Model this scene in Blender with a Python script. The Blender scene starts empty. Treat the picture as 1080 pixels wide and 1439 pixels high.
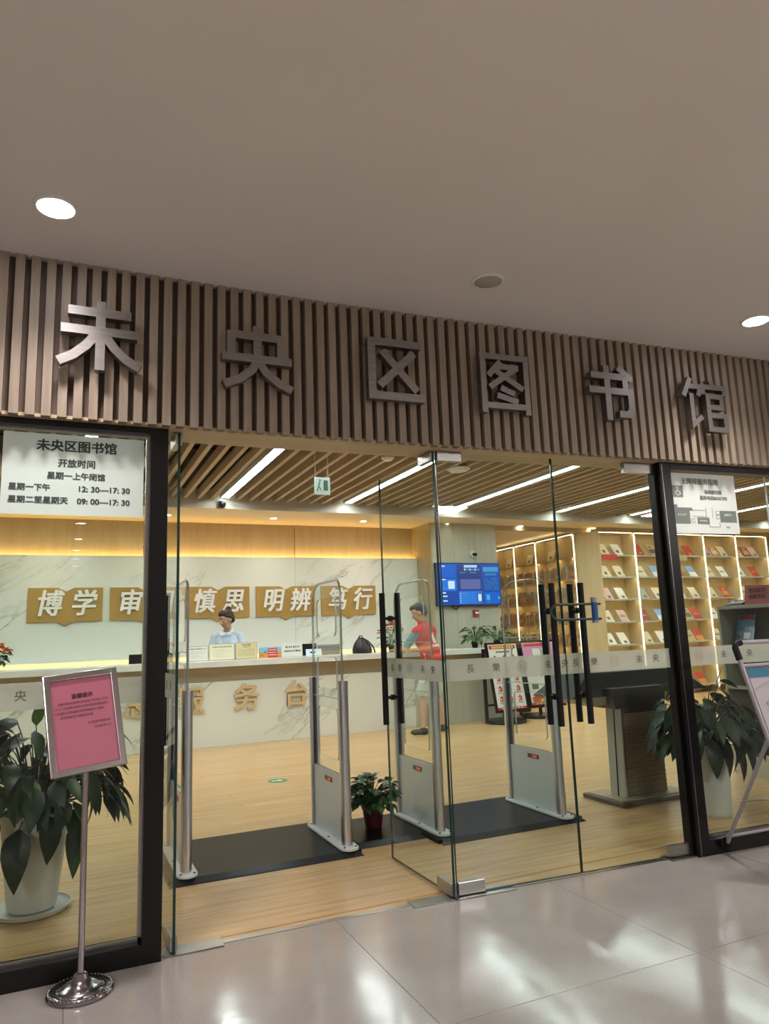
import bpy, bmesh, math, random
from mathutils import Vector, Matrix, Euler
R = math.radians
random.seed(7)
scn = bpy.context.scene
COL = scn.collection

# ------------------------------------------------------------------ camera
M = ((0.913142, 0.035379, 0.406104), (-0.405971, 0.168044, 0.898307), (-0.036443, -0.985145, 0.167815))
def setup_camera():
    cd = bpy.data.cameras.new('camera'); co = bpy.data.objects.new('camera', cd); COL.objects.link(co)
    cd.sensor_fit = 'VERTICAL'; cd.sensor_height = 36.0; cd.lens = 1010.0 / 1439.0 * 36.0
    cd.clip_start = 0.05; cd.clip_end = 100
    up = Vector((-222.0, -5940.0, 1010.0)).normalized()
    v = -(up.x * (84 - 540) + up.z * 1010.0) / up.y
    Y = Vector((84 - 540, v, 1010.0)).normalized()
    X = Y.cross(up)
    rows = Matrix((X, Y, up))                      # world = rows @ cam (cam: x right, y down, z forward)
    cx = rows @ Vector((1, 0, 0)); cy = rows @ Vector((0, -1, 0)); cz = rows @ Vector((0, 0, -1))
    m = Matrix((cx, cy, cz)).transposed().to_4x4(); m.translation = (0, 0, 1.40)
    co.matrix_world = m
    scn.camera = co
setup_camera()

# ------------------------------------------------------------------ world, exposure
scn.view_settings.view_transform = 'Standard'
scn.view_settings.look = 'None'
scn.view_settings.gamma = 1
scn.view_settings.exposure = 1.65
scn.view_settings.use_curve_mapping = False
w = bpy.data.worlds.new('world'); scn.world = w; w.use_nodes = True
w.node_tree.nodes['Background'].inputs[0].default_value = (0.5, 0.48, 0.45, 1)
w.node_tree.nodes['Background'].inputs[1].default_value = 0.1

def area(name, loc, sx, sy, power, col=(1, 1, 1), rot=(0, 0, 0)):
    l = bpy.data.lights.new(name, 'AREA'); l.shape = 'RECTANGLE'; l.size = sx; l.size_y = sy
    l.energy = power; l.color = col
    o = bpy.data.objects.new(name, l); o.location = loc; o.rotation_euler = rot; COL.objects.link(o); return o
def spot(name, loc, power, col=(1, 1, 1), ang=100, blend=0.8, rad=0.05, rot=(0, 0, 0)):
    l = bpy.data.lights.new(name, 'SPOT'); l.energy = power; l.color = col; l.spot_size = R(ang); l.spot_blend = blend
    l.shadow_soft_size = rad
    o = bpy.data.objects.new(name, l); o.location = loc; o.rotation_euler = rot; COL.objects.link(o); return o
L_CORR = 42.0      # corridor downlight watts
L_FILL = 44.0     # added unseen ceiling panels that brighten the corridor
L_DOWN = 8.0      # soffit downlights
E_LED = 12.0        # linear ceiling lights emission
E_COVE = 5.5
E_SHELF = 3.2

# ------------------------------------------------------------------ materials
MATS = {}
def mat(name, col, rough=0.5, metal=0.0, emit=None, estr=0.0, spec=0.5, coat=0.0):
    if name in MATS: return MATS[name]
    m = bpy.data.materials.new(name); m.use_nodes = True
    b = m.node_tree.nodes['Principled BSDF']
    b.inputs['Base Color'].default_value = (*col, 1); b.inputs['Roughness'].default_value = rough
    b.inputs['Metallic'].default_value = metal
    b.inputs['Specular IOR Level'].default_value = spec
    b.inputs['Coat Weight'].default_value = coat
    if emit: b.inputs['Emission Color'].default_value = (*emit, 1); b.inputs['Emission Strength'].default_value = estr
    MATS[name] = m; return m
def nn(m, t, **k):
    n = m.node_tree.nodes.new(t)
    for a, v in k.items(): setattr(n, a, v)
    return n
def lk(m, a, b): m.node_tree.links.new(a, b)
def coords(m, scale=(1, 1, 1), rot=(0, 0, 0), obj=True):
    tc = nn(m, 'ShaderNodeTexCoord') if obj else nn(m, 'ShaderNodeNewGeometry')
    mp = nn(m, 'ShaderNodeMapping'); mp.inputs['Scale'].default_value = scale; mp.inputs['Rotation'].default_value = rot
    lk(m, tc.outputs['Object'] if obj else tc.outputs['Position'], mp.inputs['Vector']); return mp.outputs[0]
def ramp(m, fac, stops):
    r = nn(m, 'ShaderNodeValToRGB')
    while len(r.color_ramp.elements) < len(stops): r.color_ramp.elements.new(0.5)
    for e, (p, c) in zip(r.color_ramp.elements, stops): e.position = p; e.color = (*c, 1)
    lk(m, fac, r.inputs[0]); return r.outputs[0]
def noise(m, vec, scale, detail=4, rough=0.55, dist=0.0):
    n = nn(m, 'ShaderNodeTexNoise'); n.inputs['Scale'].default_value = scale; n.inputs['Detail'].default_value = detail
    n.inputs['Roughness'].default_value = rough; n.inputs['Distortion'].default_value = dist
    lk(m, vec, n.inputs['Vector']); return n.outputs['Fac']
def bump(m, h, strength=0.2, dist=0.01):
    b = nn(m, 'ShaderNodeBump'); b.inputs['Strength'].default_value = strength; b.inputs['Distance'].default_value = dist
    lk(m, h, b.inputs['Height']); lk(m, b.outputs[0], m.node_tree.nodes['Principled BSDF'].inputs['Normal'])
def noisy(name, c1, c2, scale, rough=0.5, stretch=(1, 1, 1), metal=0.0, bmp=0.0, pos=True, spec=0.5, coat=0.0, lo=0.35, hi=0.65, bdist=0.01):
    if name in MATS: return MATS[name]
    m = mat(name, c1, rough, metal, spec=spec, coat=coat)
    f = noise(m, coords(m, stretch, obj=not pos), scale)
    lk(m, ramp(m, f, [(lo, c1), (hi, c2)]), m.node_tree.nodes['Principled BSDF'].inputs['Base Color'])
    if bmp: bump(m, f, bmp, bdist)
    return m
def add_object_variation(m, amt=0.25):
    """each piece a slightly different tone"""
    b = m.node_tree.nodes['Principled BSDF']; inp = b.inputs['Base Color']
    src = inp.links[0].from_socket if inp.links else None
    oi = nn(m, 'ShaderNodeObjectInfo'); mr = nn(m, 'ShaderNodeMapRange')
    mr.inputs['To Min'].default_value = 1 - amt; mr.inputs['To Max'].default_value = 1 + amt
    lk(m, oi.outputs['Random'], mr.inputs['Value'])
    hs = nn(m, 'ShaderNodeHueSaturation')
    if src: lk(m, src, hs.inputs['Color'])
    else: hs.inputs['Color'].default_value = inp.default_value
    lk(m, mr.outputs[0], hs.inputs['Value']); lk(m, hs.outputs[0], inp)
    return m
def marble():
    if 'marble' in MATS: return MATS['marble']
    m = mat('marble', (0.70, 0.71, 0.65), 0.22)
    v0 = coords(m, (1, 1, 1), (0, R(36), 0), obj=False)
    mp2 = nn(m, 'ShaderNodeMapping'); mp2.inputs['Scale'].default_value = (0.45, 1, 1.7); lk(m, v0, mp2.inputs['Vector']); v = mp2.outputs[0]
    n1 = noise(m, v, 0.9, 7, 0.62, 0.5)
    a = nn(m, 'ShaderNodeMath', operation='SUBTRACT'); a.inputs[1].default_value = 0.5; lk(m, n1, a.inputs[0])
    b = nn(m, 'ShaderNodeMath', operation='ABSOLUTE'); lk(m, a.outputs[0], b.inputs[0])
    n2 = noise(m, v, 0.9, 3, 0.5)
    g = nn(m, 'ShaderNodeMapRange'); lk(m, n2, g.inputs['Value']); g.inputs['From Min'].default_value = 0.48; g.inputs['From Max'].default_value = 0.60
    vein = ramp(m, b.outputs[0], [(0.0, (1, 1, 1)), (0.007, (0.4, 0.4, 0.4)), (0.028, (0, 0, 0))])
    mu = nn(m, 'ShaderNodeMath', operation='MULTIPLY'); lk(m, vein, mu.inputs[0]); lk(m, g.outputs[0], mu.inputs[1])
    mx = nn(m, 'ShaderNodeMix', data_type='RGBA'); lk(m, mu.outputs[0], mx.inputs['Factor'])
    mx.inputs['A'].default_value = (0.78, 0.80, 0.72, 1); mx.inputs['B'].default_value = (0.30, 0.28, 0.23, 1)
    lk(m, mx.outputs['Result'], m.node_tree.nodes['Principled BSDF'].inputs['Base Color'])
    return m
def glass(name, tint=(0.93, 0.97, 0.95), ior=1.45, rough=0.0, extra=0.0):
    if name in MATS: return MATS[name]
    m = bpy.data.materials.new(name); m.use_nodes = True; nt = m.node_tree
    for n in list(nt.nodes): nt.nodes.remove(n)
    out = nn(m, 'ShaderNodeOutputMaterial'); tr = nn(m, 'ShaderNodeBsdfTransparent'); gl = nn(m, 'ShaderNodeBsdfGlossy')
    tr.inputs[0].default_value = (*tint, 1); gl.inputs['Roughness'].default_value = rough
    fr = nn(m, 'ShaderNodeFresnel'); fr.inputs['IOR'].default_value = ior
    ge = nn(m, 'ShaderNodeNewGeometry')
    # back faces: same reflectance as front ones, so a thin pane stays clear
    mx2 = nn(m, 'ShaderNodeMix', data_type='FLOAT')
    lk(m, ge.outputs['Backfacing'], mx2.inputs['Factor']); mx2.inputs['A'].default_value = ior; mx2.inputs['B'].default_value = 1.0 / ior * 1.0
    fr.inputs['IOR'].default_value = ior
    ad = nn(m, 'ShaderNodeMath', operation='ADD'); ad.inputs[1].default_value = extra
    mm = nn(m, 'ShaderNodeMath', operation='MULTIPLY'); inv = nn(m, 'ShaderNodeMath', operation='SUBTRACT'); inv.inputs[0].default_value = 1.0
    lk(m, ge.outputs['Backfacing'], inv.inputs[1]); lk(m, fr.outputs[0], ad.inputs[0]); lk(m, ad.outputs[0], mm.inputs[0]); lk(m, inv.outputs[0], mm.inputs[1])
    mx = nn(m, 'ShaderNodeMixShader'); lk(m, mm.outputs[0], mx.inputs[0]); lk(m, tr.outputs[0], mx.inputs[1]); lk(m, gl.outputs[0], mx.inputs[2])
    lk(m, mx.outputs[0], out.inputs[0]); MATS[name] = m; return m
def frosted():
    if 'frosted' in MATS: return MATS['frosted']
    m = bpy.data.materials.new('frosted'); m.use_nodes = True; nt = m.node_tree
    for n in list(nt.nodes): nt.nodes.remove(n)
    out = nn(m, 'ShaderNodeOutputMaterial'); tr = nn(m, 'ShaderNodeBsdfTransparent'); df = nn(m, 'ShaderNodeBsdfDiffuse'); tl = nn(m, 'ShaderNodeBsdfTranslucent')
    df.inputs[0].default_value = (0.62, 0.62, 0.56, 1); tl.inputs[0].default_value = (0.85, 0.84, 0.76, 1)
    a = nn(m, 'ShaderNodeMixShader'); a.inputs[0].default_value = 0.6; lk(m, df.outputs[0], a.inputs[1]); lk(m, tl.outputs[0], a.inputs[2])
    b = nn(m, 'ShaderNodeMixShader'); b.inputs[0].default_value = 0.60; lk(m, tr.outputs[0], b.inputs[1]); lk(m, a.outputs[0], b.inputs[2])
    lk(m, b.outputs[0], out.inputs[0]); MATS['frosted'] = m; return m

# wood of the header slats
header_wood = noisy('header_wood', (0.25, 0.195, 0.14), (0.32, 0.255, 0.19), 6, 0.55, (6, 6, 0.5), bmp=0.05)
add_object_variation(header_wood, 0.07)
header_back = noisy('header_back', (0.10, 0.065, 0.045), (0.13, 0.09, 0.065), 6, 0.7, (4, 4, 0.5))
tan_trim = noisy('tan_trim', (0.50, 0.38, 0.23), (0.56, 0.43, 0.27), 4, 0.5, (0.5, 4, 4))
ceil_paint = noisy('ceil_paint', (0.70, 0.645, 0.59), (0.72, 0.665, 0.61), 1.5, 0.8)
soffit_paint = mat('soffit_paint', (0.86, 0.71, 0.49), 0.8)
fascia_paint = mat('fascia_paint', (0.50, 0.47, 0.40), 0.8)
slat_wood = noisy('slat_wood', (0.47, 0.365, 0.24), (0.54, 0.42, 0.285), 4, 0.6, (5, 0.5, 5))
void_mat = mat('void_mat', (0.022, 0.017, 0.013), 0.9)
wall_wood = noisy('wall_wood', (0.44, 0.34, 0.20), (0.49, 0.38, 0.23), 3, 0.5, (5, 5, 0.5))
case_wood = noisy('case_wood', (0.66, 0.50, 0.27), (0.72, 0.55, 0.31), 3, 0.5, (5, 5, 0.5))
pillar_wood = noisy('pillar_wood', (0.46, 0.44, 0.34), (0.50, 0.48, 0.38), 3, 0.5, (8, 8, 0.4))
black_metal = mat('black_metal', (0.006, 0.0058, 0.0055), 0.30, 0.0, spec=0.30)
black_rubber = noisy('black_rubber', (0.003, 0.003, 0.0033), (0.005, 0.005, 0.0055), 60, 0.30, spec=0.12)
black_plastic = mat('black_plastic', (0.006, 0.006, 0.0065), 0.5, spec=0.25)
steel = noisy('steel', (0.34, 0.33, 0.31), (0.42, 0.41, 0.39), 12, 0.28, (1, 1, 14), metal=1.0)
chrome = mat('chrome', (0.40, 0.36, 0.37), 0.20, 1.0)
letter_steel = noisy('letter_steel', (0.27, 0.25, 0.235), (0.32, 0.30, 0.285), 10, 0.40, (1, 1, 10), metal=1.0)
alu = mat('alu', (0.62, 0.63, 0.66), 0.32, 1.0)
white_paint = mat('white_paint', (0.72, 0.74, 0.72), 0.4)
gate_white = mat('gate_white', (0.56, 0.60, 0.60), 0.3)
paper = mat('paper', (0.80, 0.86, 0.80), 0.7)
ink = mat('ink', (0.04, 0.055, 0.05), 0.7)
green_ink = mat('green_ink', (0.22, 0.27, 0.24), 0.7)
white_letter = mat('white_letter', (0.86, 0.84, 0.78), 0.6)
gold_board = noisy('gold_board', (0.42, 0.25, 0.06), (0.46, 0.28, 0.07), 3, 0.4)
gold_letter = noisy('gold_letter', (0.66, 0.48, 0.24), (0.70, 0.51, 0.26), 3, 0.5)
glass_clear = glass('glass_clear')
acrylic = glass('acrylic', (0.95, 0.97, 0.96), 1.45)
glass_edge = mat('glass_edge', (0.005, 0.035, 0.025), 0.15)
acrylic_edge = mat('acrylic_edge', (0.62, 0.66, 0.64), 0.2)
frost = frosted()
led_white = mat('led_white', (0.9, 0.95, 1), 0.5, emit=(0.90, 1.0, 0.97), estr=E_LED)
cove_light = mat('cove_light', (1, 0.8, 0.4), 0.5, emit=(1.0, 0.66, 0.22), estr=E_COVE)
cove_face = mat('cove_face', (1, 0.8, 0.4), 0.5, emit=(1.0, 0.74, 0.28), estr=0.34)
shelf_light = mat('shelf_light', (1, 0.9, 0.7), 0.5, emit=(1.0, 0.83, 0.52), estr=E_SHELF)
divider_light = mat('divider_light', (1, 0.95, 0.8), 0.5, emit=(1.0, 0.90, 0.66), estr=0.8)
lamp_white = mat('lamp_white', (1, 1, 1), 0.5, emit=(0.97, 0.95, 1.0), estr=14.0)
lamp_warm = mat('lamp_warm', (1, 1, 1), 0.5, emit=(1.0, 0.93, 0.80), estr=8.0)
leaf_mats = [noisy('leaf_dark', (0.006, 0.018, 0.006), (0.014, 0.034, 0.010), 14, 0.38, spec=.3),
             noisy('leaf_mid', (0.014, 0.040, 0.010), (0.030, 0.075, 0.018), 14, 0.38, spec=.35),
             noisy('leaf_light', (0.09, 0.17, 0.04), (0.13, 0.22, 0.06), 14, 0.4)]
stem_mat = mat('stem_mat', (0.045, 0.075, 0.025), 0.5)
soil = noisy('soil', (0.03, 0.022, 0.015), (0.06, 0.04, 0.03), 60, 0.9)
skin = noisy('skin', (0.52, 0.30, 0.19), (0.56, 0.33, 0.21), 8, 0.5)
hair = noisy('hair', (0.010, 0.007, 0.006), (0.022, 0.016, 0.013), 60, 0.5)

def tile_mat():
    m = mat('tile_mat', (0.50, 0.47, 0.45), 0.16, coat=0.0)
    v = coords(m, obj=False)
    f = noise(m, v, 2.2, 5); f2 = noise(m, v, 140, 2)
    a = ramp(m, f, [(0.3, (0.36, 0.325, 0.305)), (0.7, (0.43, 0.395, 0.37))])
    sp = ramp(m, f2, [(0.30, (0.72, 0.70, 0.68)), (0.40, (1, 1, 1))])
    mx = nn(m, 'ShaderNodeMix', data_type='RGBA', blend_type='MULTIPLY'); mx.inputs['Factor'].default_value = 1
    lk(m, a, mx.inputs['A']); lk(m, sp, mx.inputs['B'])
    lk(m, mx.outputs['Result'], m.node_tree.nodes['Principled BSDF'].inputs['Base Color'])
    r = nn(m, 'ShaderNodeMapRange'); lk(m, f, r.inputs['Value']); r.inputs['To Min'].default_value = 0.07; r.inputs['To Max'].default_value = 0.20
    lk(m, r.outputs[0], m.node_tree.nodes['Principled BSDF'].inputs['Roughness'])
    bump(m, noise(m, coords(m, (1, 1, 1), obj=False), 3.0, 3), 0.10, 0.02)
    return m
tile = tile_mat()
grout = mat('grout', (0.16, 0.15, 0.14), 0.8)
def plank_mat():
    m = mat('plank_mat', (0.6, 0.42, 0.24), 0.30)
    v = coords(m, (0.6, 9, 1), obj=False)
    f = noise(m, v, 2.4, 6, 0.6, 0.4)
    c = ramp(m, f, [(0.28, (0.42, 0.245, 0.095)), (0.5, (0.58, 0.365, 0.160)), (0.72, (0.68, 0.45, 0.215))])
    lk(m, c, m.node_tree.nodes['Principled BSDF'].inputs['Base Color'])
    add_object_variation(m, 0.06)
    return m
plank = plank_mat()

# ------------------------------------------------------------------ mesh builder
class MB:
    def __init__(self): self.v = []; self.f = []; self.m = []; self.cur = 0
    def add(self, vs, fs):
        n = len(self.v); self.v += [tuple(p) for p in vs]
        for f in fs: self.f.append(tuple(i + n for i in f)); self.m.append(self.cur)
        return self
    def box(self, x0, x1, y0, y1, z0, z1):
        vs = [(x, y, z) for z in (z0, z1) for y in (y0, y1) for x in (x0, x1)]
        return self.add(vs, [(0, 2, 3, 1), (4, 5, 7, 6), (0, 1, 5, 4), (2, 6, 7, 3), (0, 4, 6, 2), (1, 3, 7, 5)])
    def obox(self, c, s, mtx=None):
        n = len(self.v); self.box(-s[0] / 2, s[0] / 2, -s[1] / 2, s[1] / 2, -s[2] / 2, s[2] / 2)
        c = Vector(c); mtx = mtx or Matrix.Identity(3)
        for i in range(n, len(self.v)): self.v[i] = tuple(mtx @ Vector(self.v[i]) + c)
        return self
    def hexa(self, b, t):
        """b, t: 4 bottom and 4 top points, counter-clockwise from above"""
        return self.add(list(b) + list(t), [(3, 2, 1, 0), (4, 5, 6, 7), (0, 1, 5, 4), (1, 2, 6, 5), (2, 3, 7, 6), (3, 0, 4, 7)])
    def tube(self, pts, r, n=8, cap=True):
        pts = [Vector(p) for p in pts]; rs = r if isinstance(r, (list, tuple)) else [r] * len(pts)
        rings = []; t0 = (pts[1] - pts[0]).normalized()
        u = t0.orthogonal().normalized()
        for i, p in enumerate(pts):
            t = (pts[min(i + 1, len(pts) - 1)] - pts[max(i - 1, 0)]).normalized()
            u = (u - t * u.dot(t)).normalized(); w_ = t.cross(u)
            rings.append([p + (u * math.cos(2 * math.pi * k / n) + w_ * math.sin(2 * math.pi * k / n)) * rs[i] for k in range(n)])
        vs = [q for ring in rings for q in ring]; fs = []
        for i in range(len(pts) - 1):
            for k in range(n):
                a = i * n + k; b = i * n + (k + 1) % n; fs.append((a, b, b + n, a + n))
        if cap: fs.append(tuple(range(n))[::-1]); fs.append(tuple((len(pts) - 1) * n + k for k in range(n)))
        return self.add(vs, fs)
    def lathe(self, prof, c=(0, 0, 0), n=28, cap=True):
        vs = []; fs = []
        for (r, z) in prof:
            for k in range(n):
                a = 2 * math.pi * k / n; vs.append((c[0] + r * math.cos(a), c[1] + r * math.sin(a), c[2] + z))
        for i in range(len(prof) - 1):
            for k in range(n):
                a = i * n + k; b = i * n + (k + 1) % n; fs.append((a, b, b + n, a + n))
        if cap: fs.append(tuple(range(n))[::-1]); fs.append(tuple((len(prof) - 1) * n + k for k in range(n)))
        return self.add(vs, fs)
    def ell(self, c, r, n=12, mtx=None):
        vs = []; fs = []; c = Vector(c); mtx = mtx or Matrix.Identity(3)
        for i in range(1, n // 2 + 1):
            th = math.pi * i / (n // 2 + 1)
            for k in range(n):
                a = 2 * math.pi * k / n
                vs.append(c + mtx @ Vector((r[0] * math.sin(th) * math.cos(a), r[1] * math.sin(th) * math.sin(a), r[2] * math.cos(th))))
        m_ = n // 2
        vs.append(c + mtx @ Vector((0, 0, r[2]))); vs.append(c + mtx @ Vector((0, 0, -r[2])))
        for i in range(m_ - 1):
            for k in range(n):
                a = i * n + k; b = i * n + (k + 1) % n; fs.append((a, a + n, b + n, b))
        T = m_ * n; B = T + 1
        for k in range(n):
            fs.append((T, k, (k + 1) % n)); fs.append((B, (m_ - 1) * n + (k + 1) % n, (m_ - 1) * n + k))
        return self.add(vs, fs)
    def prism(self, poly, y0, y1):
        """poly in XZ, extruded along Y"""
        n = len(poly); vs = [(p[0], y0, p[1]) for p in poly] + [(p[0], y1, p[1]) for p in poly]
        fs = [tuple(range(n)), tuple(range(n, 2 * n))[::-1]] + [(i, i + n, (i + 1) % n + n, (i + 1) % n) for i in range(n)]
        return self.add(vs, fs)
    def prismz(self, poly, z0, z1):
        n = len(poly); vs = [(p[0], p[1], z0) for p in poly] + [(p[0], p[1], z1) for p in poly]
        fs = [tuple(range(n))[::-1], tuple(range(n, 2 * n))] + [(i, (i + 1) % n, (i + 1) % n + n, i + n) for i in range(n)]
        return self.add(vs, fs)
    def quad(self, a, b, c, d): return self.add([a, b, c, d], [(0, 1, 2, 3)])
    def mesh(self, name, mats, smooth=None, off=None):
        me = bpy.data.meshes.new(name)
        vs = self.v if off is None else [(p[0] - off[0], p[1] - off[1], p[2] - off[2]) for p in self.v]
        me.from_pydata(vs, [], self.f); me.update()
        if not isinstance(mats, (list, tuple)): mats = [mats]
        for mm in mats: me.materials.append(mm)
        me.polygons.foreach_set('material_index', self.m)
        bm = bmesh.new(); bm.from_mesh(me); bmesh.ops.recalc_face_normals(bm, faces=bm.faces); bm.to_mesh(me); bm.free()
        if smooth:
            me.polygons.foreach_set('use_smooth', [True] * len(me.polygons)); me.set_sharp_from_angle(angle=R(smooth))
        return me

def link(name, me, parent=None, loc=(0, 0, 0), rot=(0, 0, 0)):
    o = bpy.data.objects.new(name, me); COL.objects.link(o); o.location = loc; o.rotation_euler = rot
    if parent: o.parent = parent
    return o
def worldloc(p):
    v = Vector((0, 0, 0))
    while p: v += Vector(p.location); p = p.parent
    return v
def part(name, mb, mats, parent=None, smooth=None, bev=0, world=True, label=None, segs=2):
    """a mesh child given in world coordinates (parents are unrotated) or, world=False, in its parent's"""
    off = worldloc(parent) if (parent and world) else None
    o = link(name, mb.mesh(name, mats, smooth, off), parent)
    if bev:
        b = o.modifiers.new('bevel', 'BEVEL'); b.width = bev; b.segments = segs; b.limit_method = 'ANGLE'; b.angle_limit = R(40)
        b.harden_normals = False
    if label: o['label'] = label
    return o
def tag(o, label, cat, group=None):
    o['label'] = label; o['category'] = cat
    if group: o['group'] = group
    return o
def thing(name, label, cat, loc=(0, 0, 0), rz=0, group=None):
    o = bpy.data.objects.new(name, None); COL.objects.link(o); o.location = loc; o.rotation_euler = (0, 0, rz)
    o.empty_display_size = 0.1
    return tag(o, label, cat, group)
def struct(name, mb, mats, smooth=None, bev=0, parent=None):
    o = part(name, mb, mats, parent, smooth, bev)
    if not parent: o['kind'] = 'structure'
    return o
def structroot(name, loc):
    o = bpy.data.objects.new(name, None); COL.objects.link(o); o.location = loc; o['kind'] = 'structure'; return o
def copy_tree(o, parent=None):
    c = o.copy(); COL.objects.link(c)
    if parent: c.parent = parent
    for ch in list(o.children): copy_tree(ch, c)
    return c

# ------------------------------------------------------------------ text as mesh
def text_mesh(s, size=1.0, extrude=0.0, offset=0.0, align='CENTER', shear=0.0, spacing=1.0, line=1.0, mats=None, name='lettering'):
    c = bpy.data.curves.new('t', 'FONT'); c.body = s; c.size = size; c.extrude = extrude; c.offset = 0
    c.align_x = align; c.align_y = 'CENTER'; c.shear = shear; c.space_character = spacing; c.space_line = line; c.resolution_u = 3
    o = bpy.data.objects.new('t', c); COL.objects.link(o)
    dg = bpy.context.evaluated_depsgraph_get(); dg.update()
    me = bpy.data.meshes.new_from_object(o.evaluated_get(dg)); me.name = name
    bpy.data.objects.remove(o); bpy.data.curves.remove(c)
    if offset > 0:                                   # a bolder cut: the outline repeated with small shifts
        bm = bmesh.new()
        for k, (dx, dy) in enumerate(((-1, .6), (1, .6), (-1, -.6), (1, -.6), (0, 0))):
            m2 = me.copy(); m2.transform(Matrix.Translation((dx * offset, dy * offset, k * extrude * .04))); bm.from_mesh(m2); bpy.data.meshes.remove(m2)
        bm.to_mesh(me); bm.free()
    me.materials.clear()
    if mats: me.materials.append(mats)
    return me
def text(s, loc, size, mt, parent=None, extrude=0.0008, offset=0.0, rz=0.0, align='CENTER', shear=0.0, spacing=1.0, line=1.0, sx=1.0, name='lettering', tilt=0.0, roll=0.0):
    me = text_mesh(s, size, extrude, offset, align, shear, spacing, line, mt)
    me.transform(Matrix.Scale(sx, 4, (1, 0, 0)))
    me.transform(Matrix.Rotation(R(90) + tilt, 4, 'X'))
    off = worldloc(parent) if parent else Vector((0, 0, 0))
    return link(name, me, parent, Vector(loc) - off, (0, roll, rz))

def plate_mesh(outer, holes, th, name, mt, edge_mt=None):
    """flat plate with holes; outline in XZ, thickness along Y about y=0"""
    c = bpy.data.curves.new('p', 'CURVE'); c.dimensions = '2D'; c.fill_mode = 'BOTH'; c.extrude = th / 2
    for loop in [outer] + holes:
        sp = c.splines.new('POLY'); sp.points.add(len(loop) - 1)
        for p, q in zip(sp.points, loop): p.co = (q[0], q[1], 0, 1)
        sp.use_cyclic_u = True
    o = bpy.data.objects.new('p', c); COL.objects.link(o)
    dg = bpy.context.evaluated_depsgraph_get(); dg.update()
    me = bpy.data.meshes.new_from_object(o.evaluated_get(dg)); me.name = name
    bpy.data.objects.remove(o); bpy.data.curves.remove(c)
    me.transform(Matrix.Rotation(R(90), 4, 'X')); me.materials.clear(); me.materials.append(mt)
    if edge_mt:
        me.materials.append(edge_mt)
        for p in me.polygons:
            if abs(p.normal.y) < 0.5: p.material_index = 1
    return me
def rrect(x0, x1, y0, y1, r, n=4):
    pts = []
    for cx, cy, a0 in ((x1 - r, y1 - r, 0), (x0 + r, y1 - r, 90), (x0 + r, y0 + r, 180), (x1 - r, y0 + r, 270)):
        for k in range(n + 1):
            a = R(a0 + 90 * k / n); pts.append((cx + r * math.cos(a), cy + r * math.sin(a)))
    return pts

# ------------------------------------------------------------------ plan curves of the shop front
def yg(x):                       # glass line: straight, then bending gently towards the corridor
    t = x - 1.3
    return 3.69 - .064 * .5 * (t + math.sqrt(t * t + .3))
def yh(x): return yg(x) - .135   # face of the slatted header
def tang(x): return math.atan2(yg(x + .01) - yg(x - .01), .02)
ZC = 3.24      # corridor ceiling
ZB = 2.46      # underside of header
ZS = 3.465     # slat ceiling
ZF = 3.33      # soffit

# ================================================================== STRUCTURE
# corridor floor and tiles
fl = structroot('floor', (0, 0, 0))
b = MB(); b.box(-7, 12, -13, 3.75, -0.06, -0.004)
part('grout_bed', b, grout, fl)
TX, TY = 1.245, 1.25
tmesh = MB().box(0.0015, TX - 0.0015, 0.0015, TY - 0.0015, -0.02, 0).mesh('tile', tile)
for i in range(-5, 8):
    for j in range(-10, 2):
        x0 = 2.55 + TX * i - TX; y0 = 0.05 + TY * (j)
        if j > 1: continue
        o = link('tile', tmesh, fl, (x0, y0, 0))
# last course, cut along the shop front
lx = -6.0
for i in range(-7, 8):
    xa = 2.55 + TX * i + .0015; xb = xa + TX - .003
    y0 = 0.05 + TY * 3 - TY + .0015 if False else 0.05 + TY * 2 + TY * 0 + .0015
    n = 6
    ya = [yg(xa + (xb - xa) * k / n) + 0.03 for k in range(n + 1)]
    poly = [(xa, 2.55 + .0015), (xb, 2.55 + .0015)] + [(xa + (xb - xa) * k / n, ya[k]) for k in range(n, -1, -1)]
    # courses up to y=2.55 are whole tiles
    part('tile', MB().prismz(poly, -0.02, 0), tile, fl)

# library floor: planks
fl2 = structroot('floor', (0, 0, 0))
b = MB(); b.box(-4, 16, 3.60, 15, -0.05, -0.003)
part('underlay', b, plank, fl2)
PL, PW = 1.62, 0.23
pmesh = MB().box(0.0006, PL - 0.0006, 0.0006, PW - 0.0006, -0.002, 0).mesh('plank', plank)
random.seed(3)
cnt = 0
for j in range(0, 28):
    offx = random.uniform(0, PL)
    for i in range(-1, 6):
        x0 = -1.6 + i * PL - offx + .6; y0 = 3.75 + j * PW
        if x0 + PL < -1 - j * .02 or x0 > 4.8 + j * .2: continue
        if cnt >= 170: continue
        link('plank', pmesh, fl2, (x0, y0, 0)); cnt += 1
# metal threshold strip along the glass line
b = MB()
N = 40
for k in range(N):
    xa = -1.2 + 7.4 * k / N; xb = -1.2 + 7.4 * (k + 1) / N
    b.hexa([(xa, yg(xa) - .012, -.001), (xb, yg(xb) - .012, -.001), (xb, yg(xb) + .022, -.001), (xa, yg(xa) + .022, -.001)],
           [(xa, yg(xa) - .012, .003), (xb, yg(xb) - .012, .003), (xb, yg(xb) + .022, .003), (xa, yg(xa) + .022, .003)])
struct('trim_1', b, steel)

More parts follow.
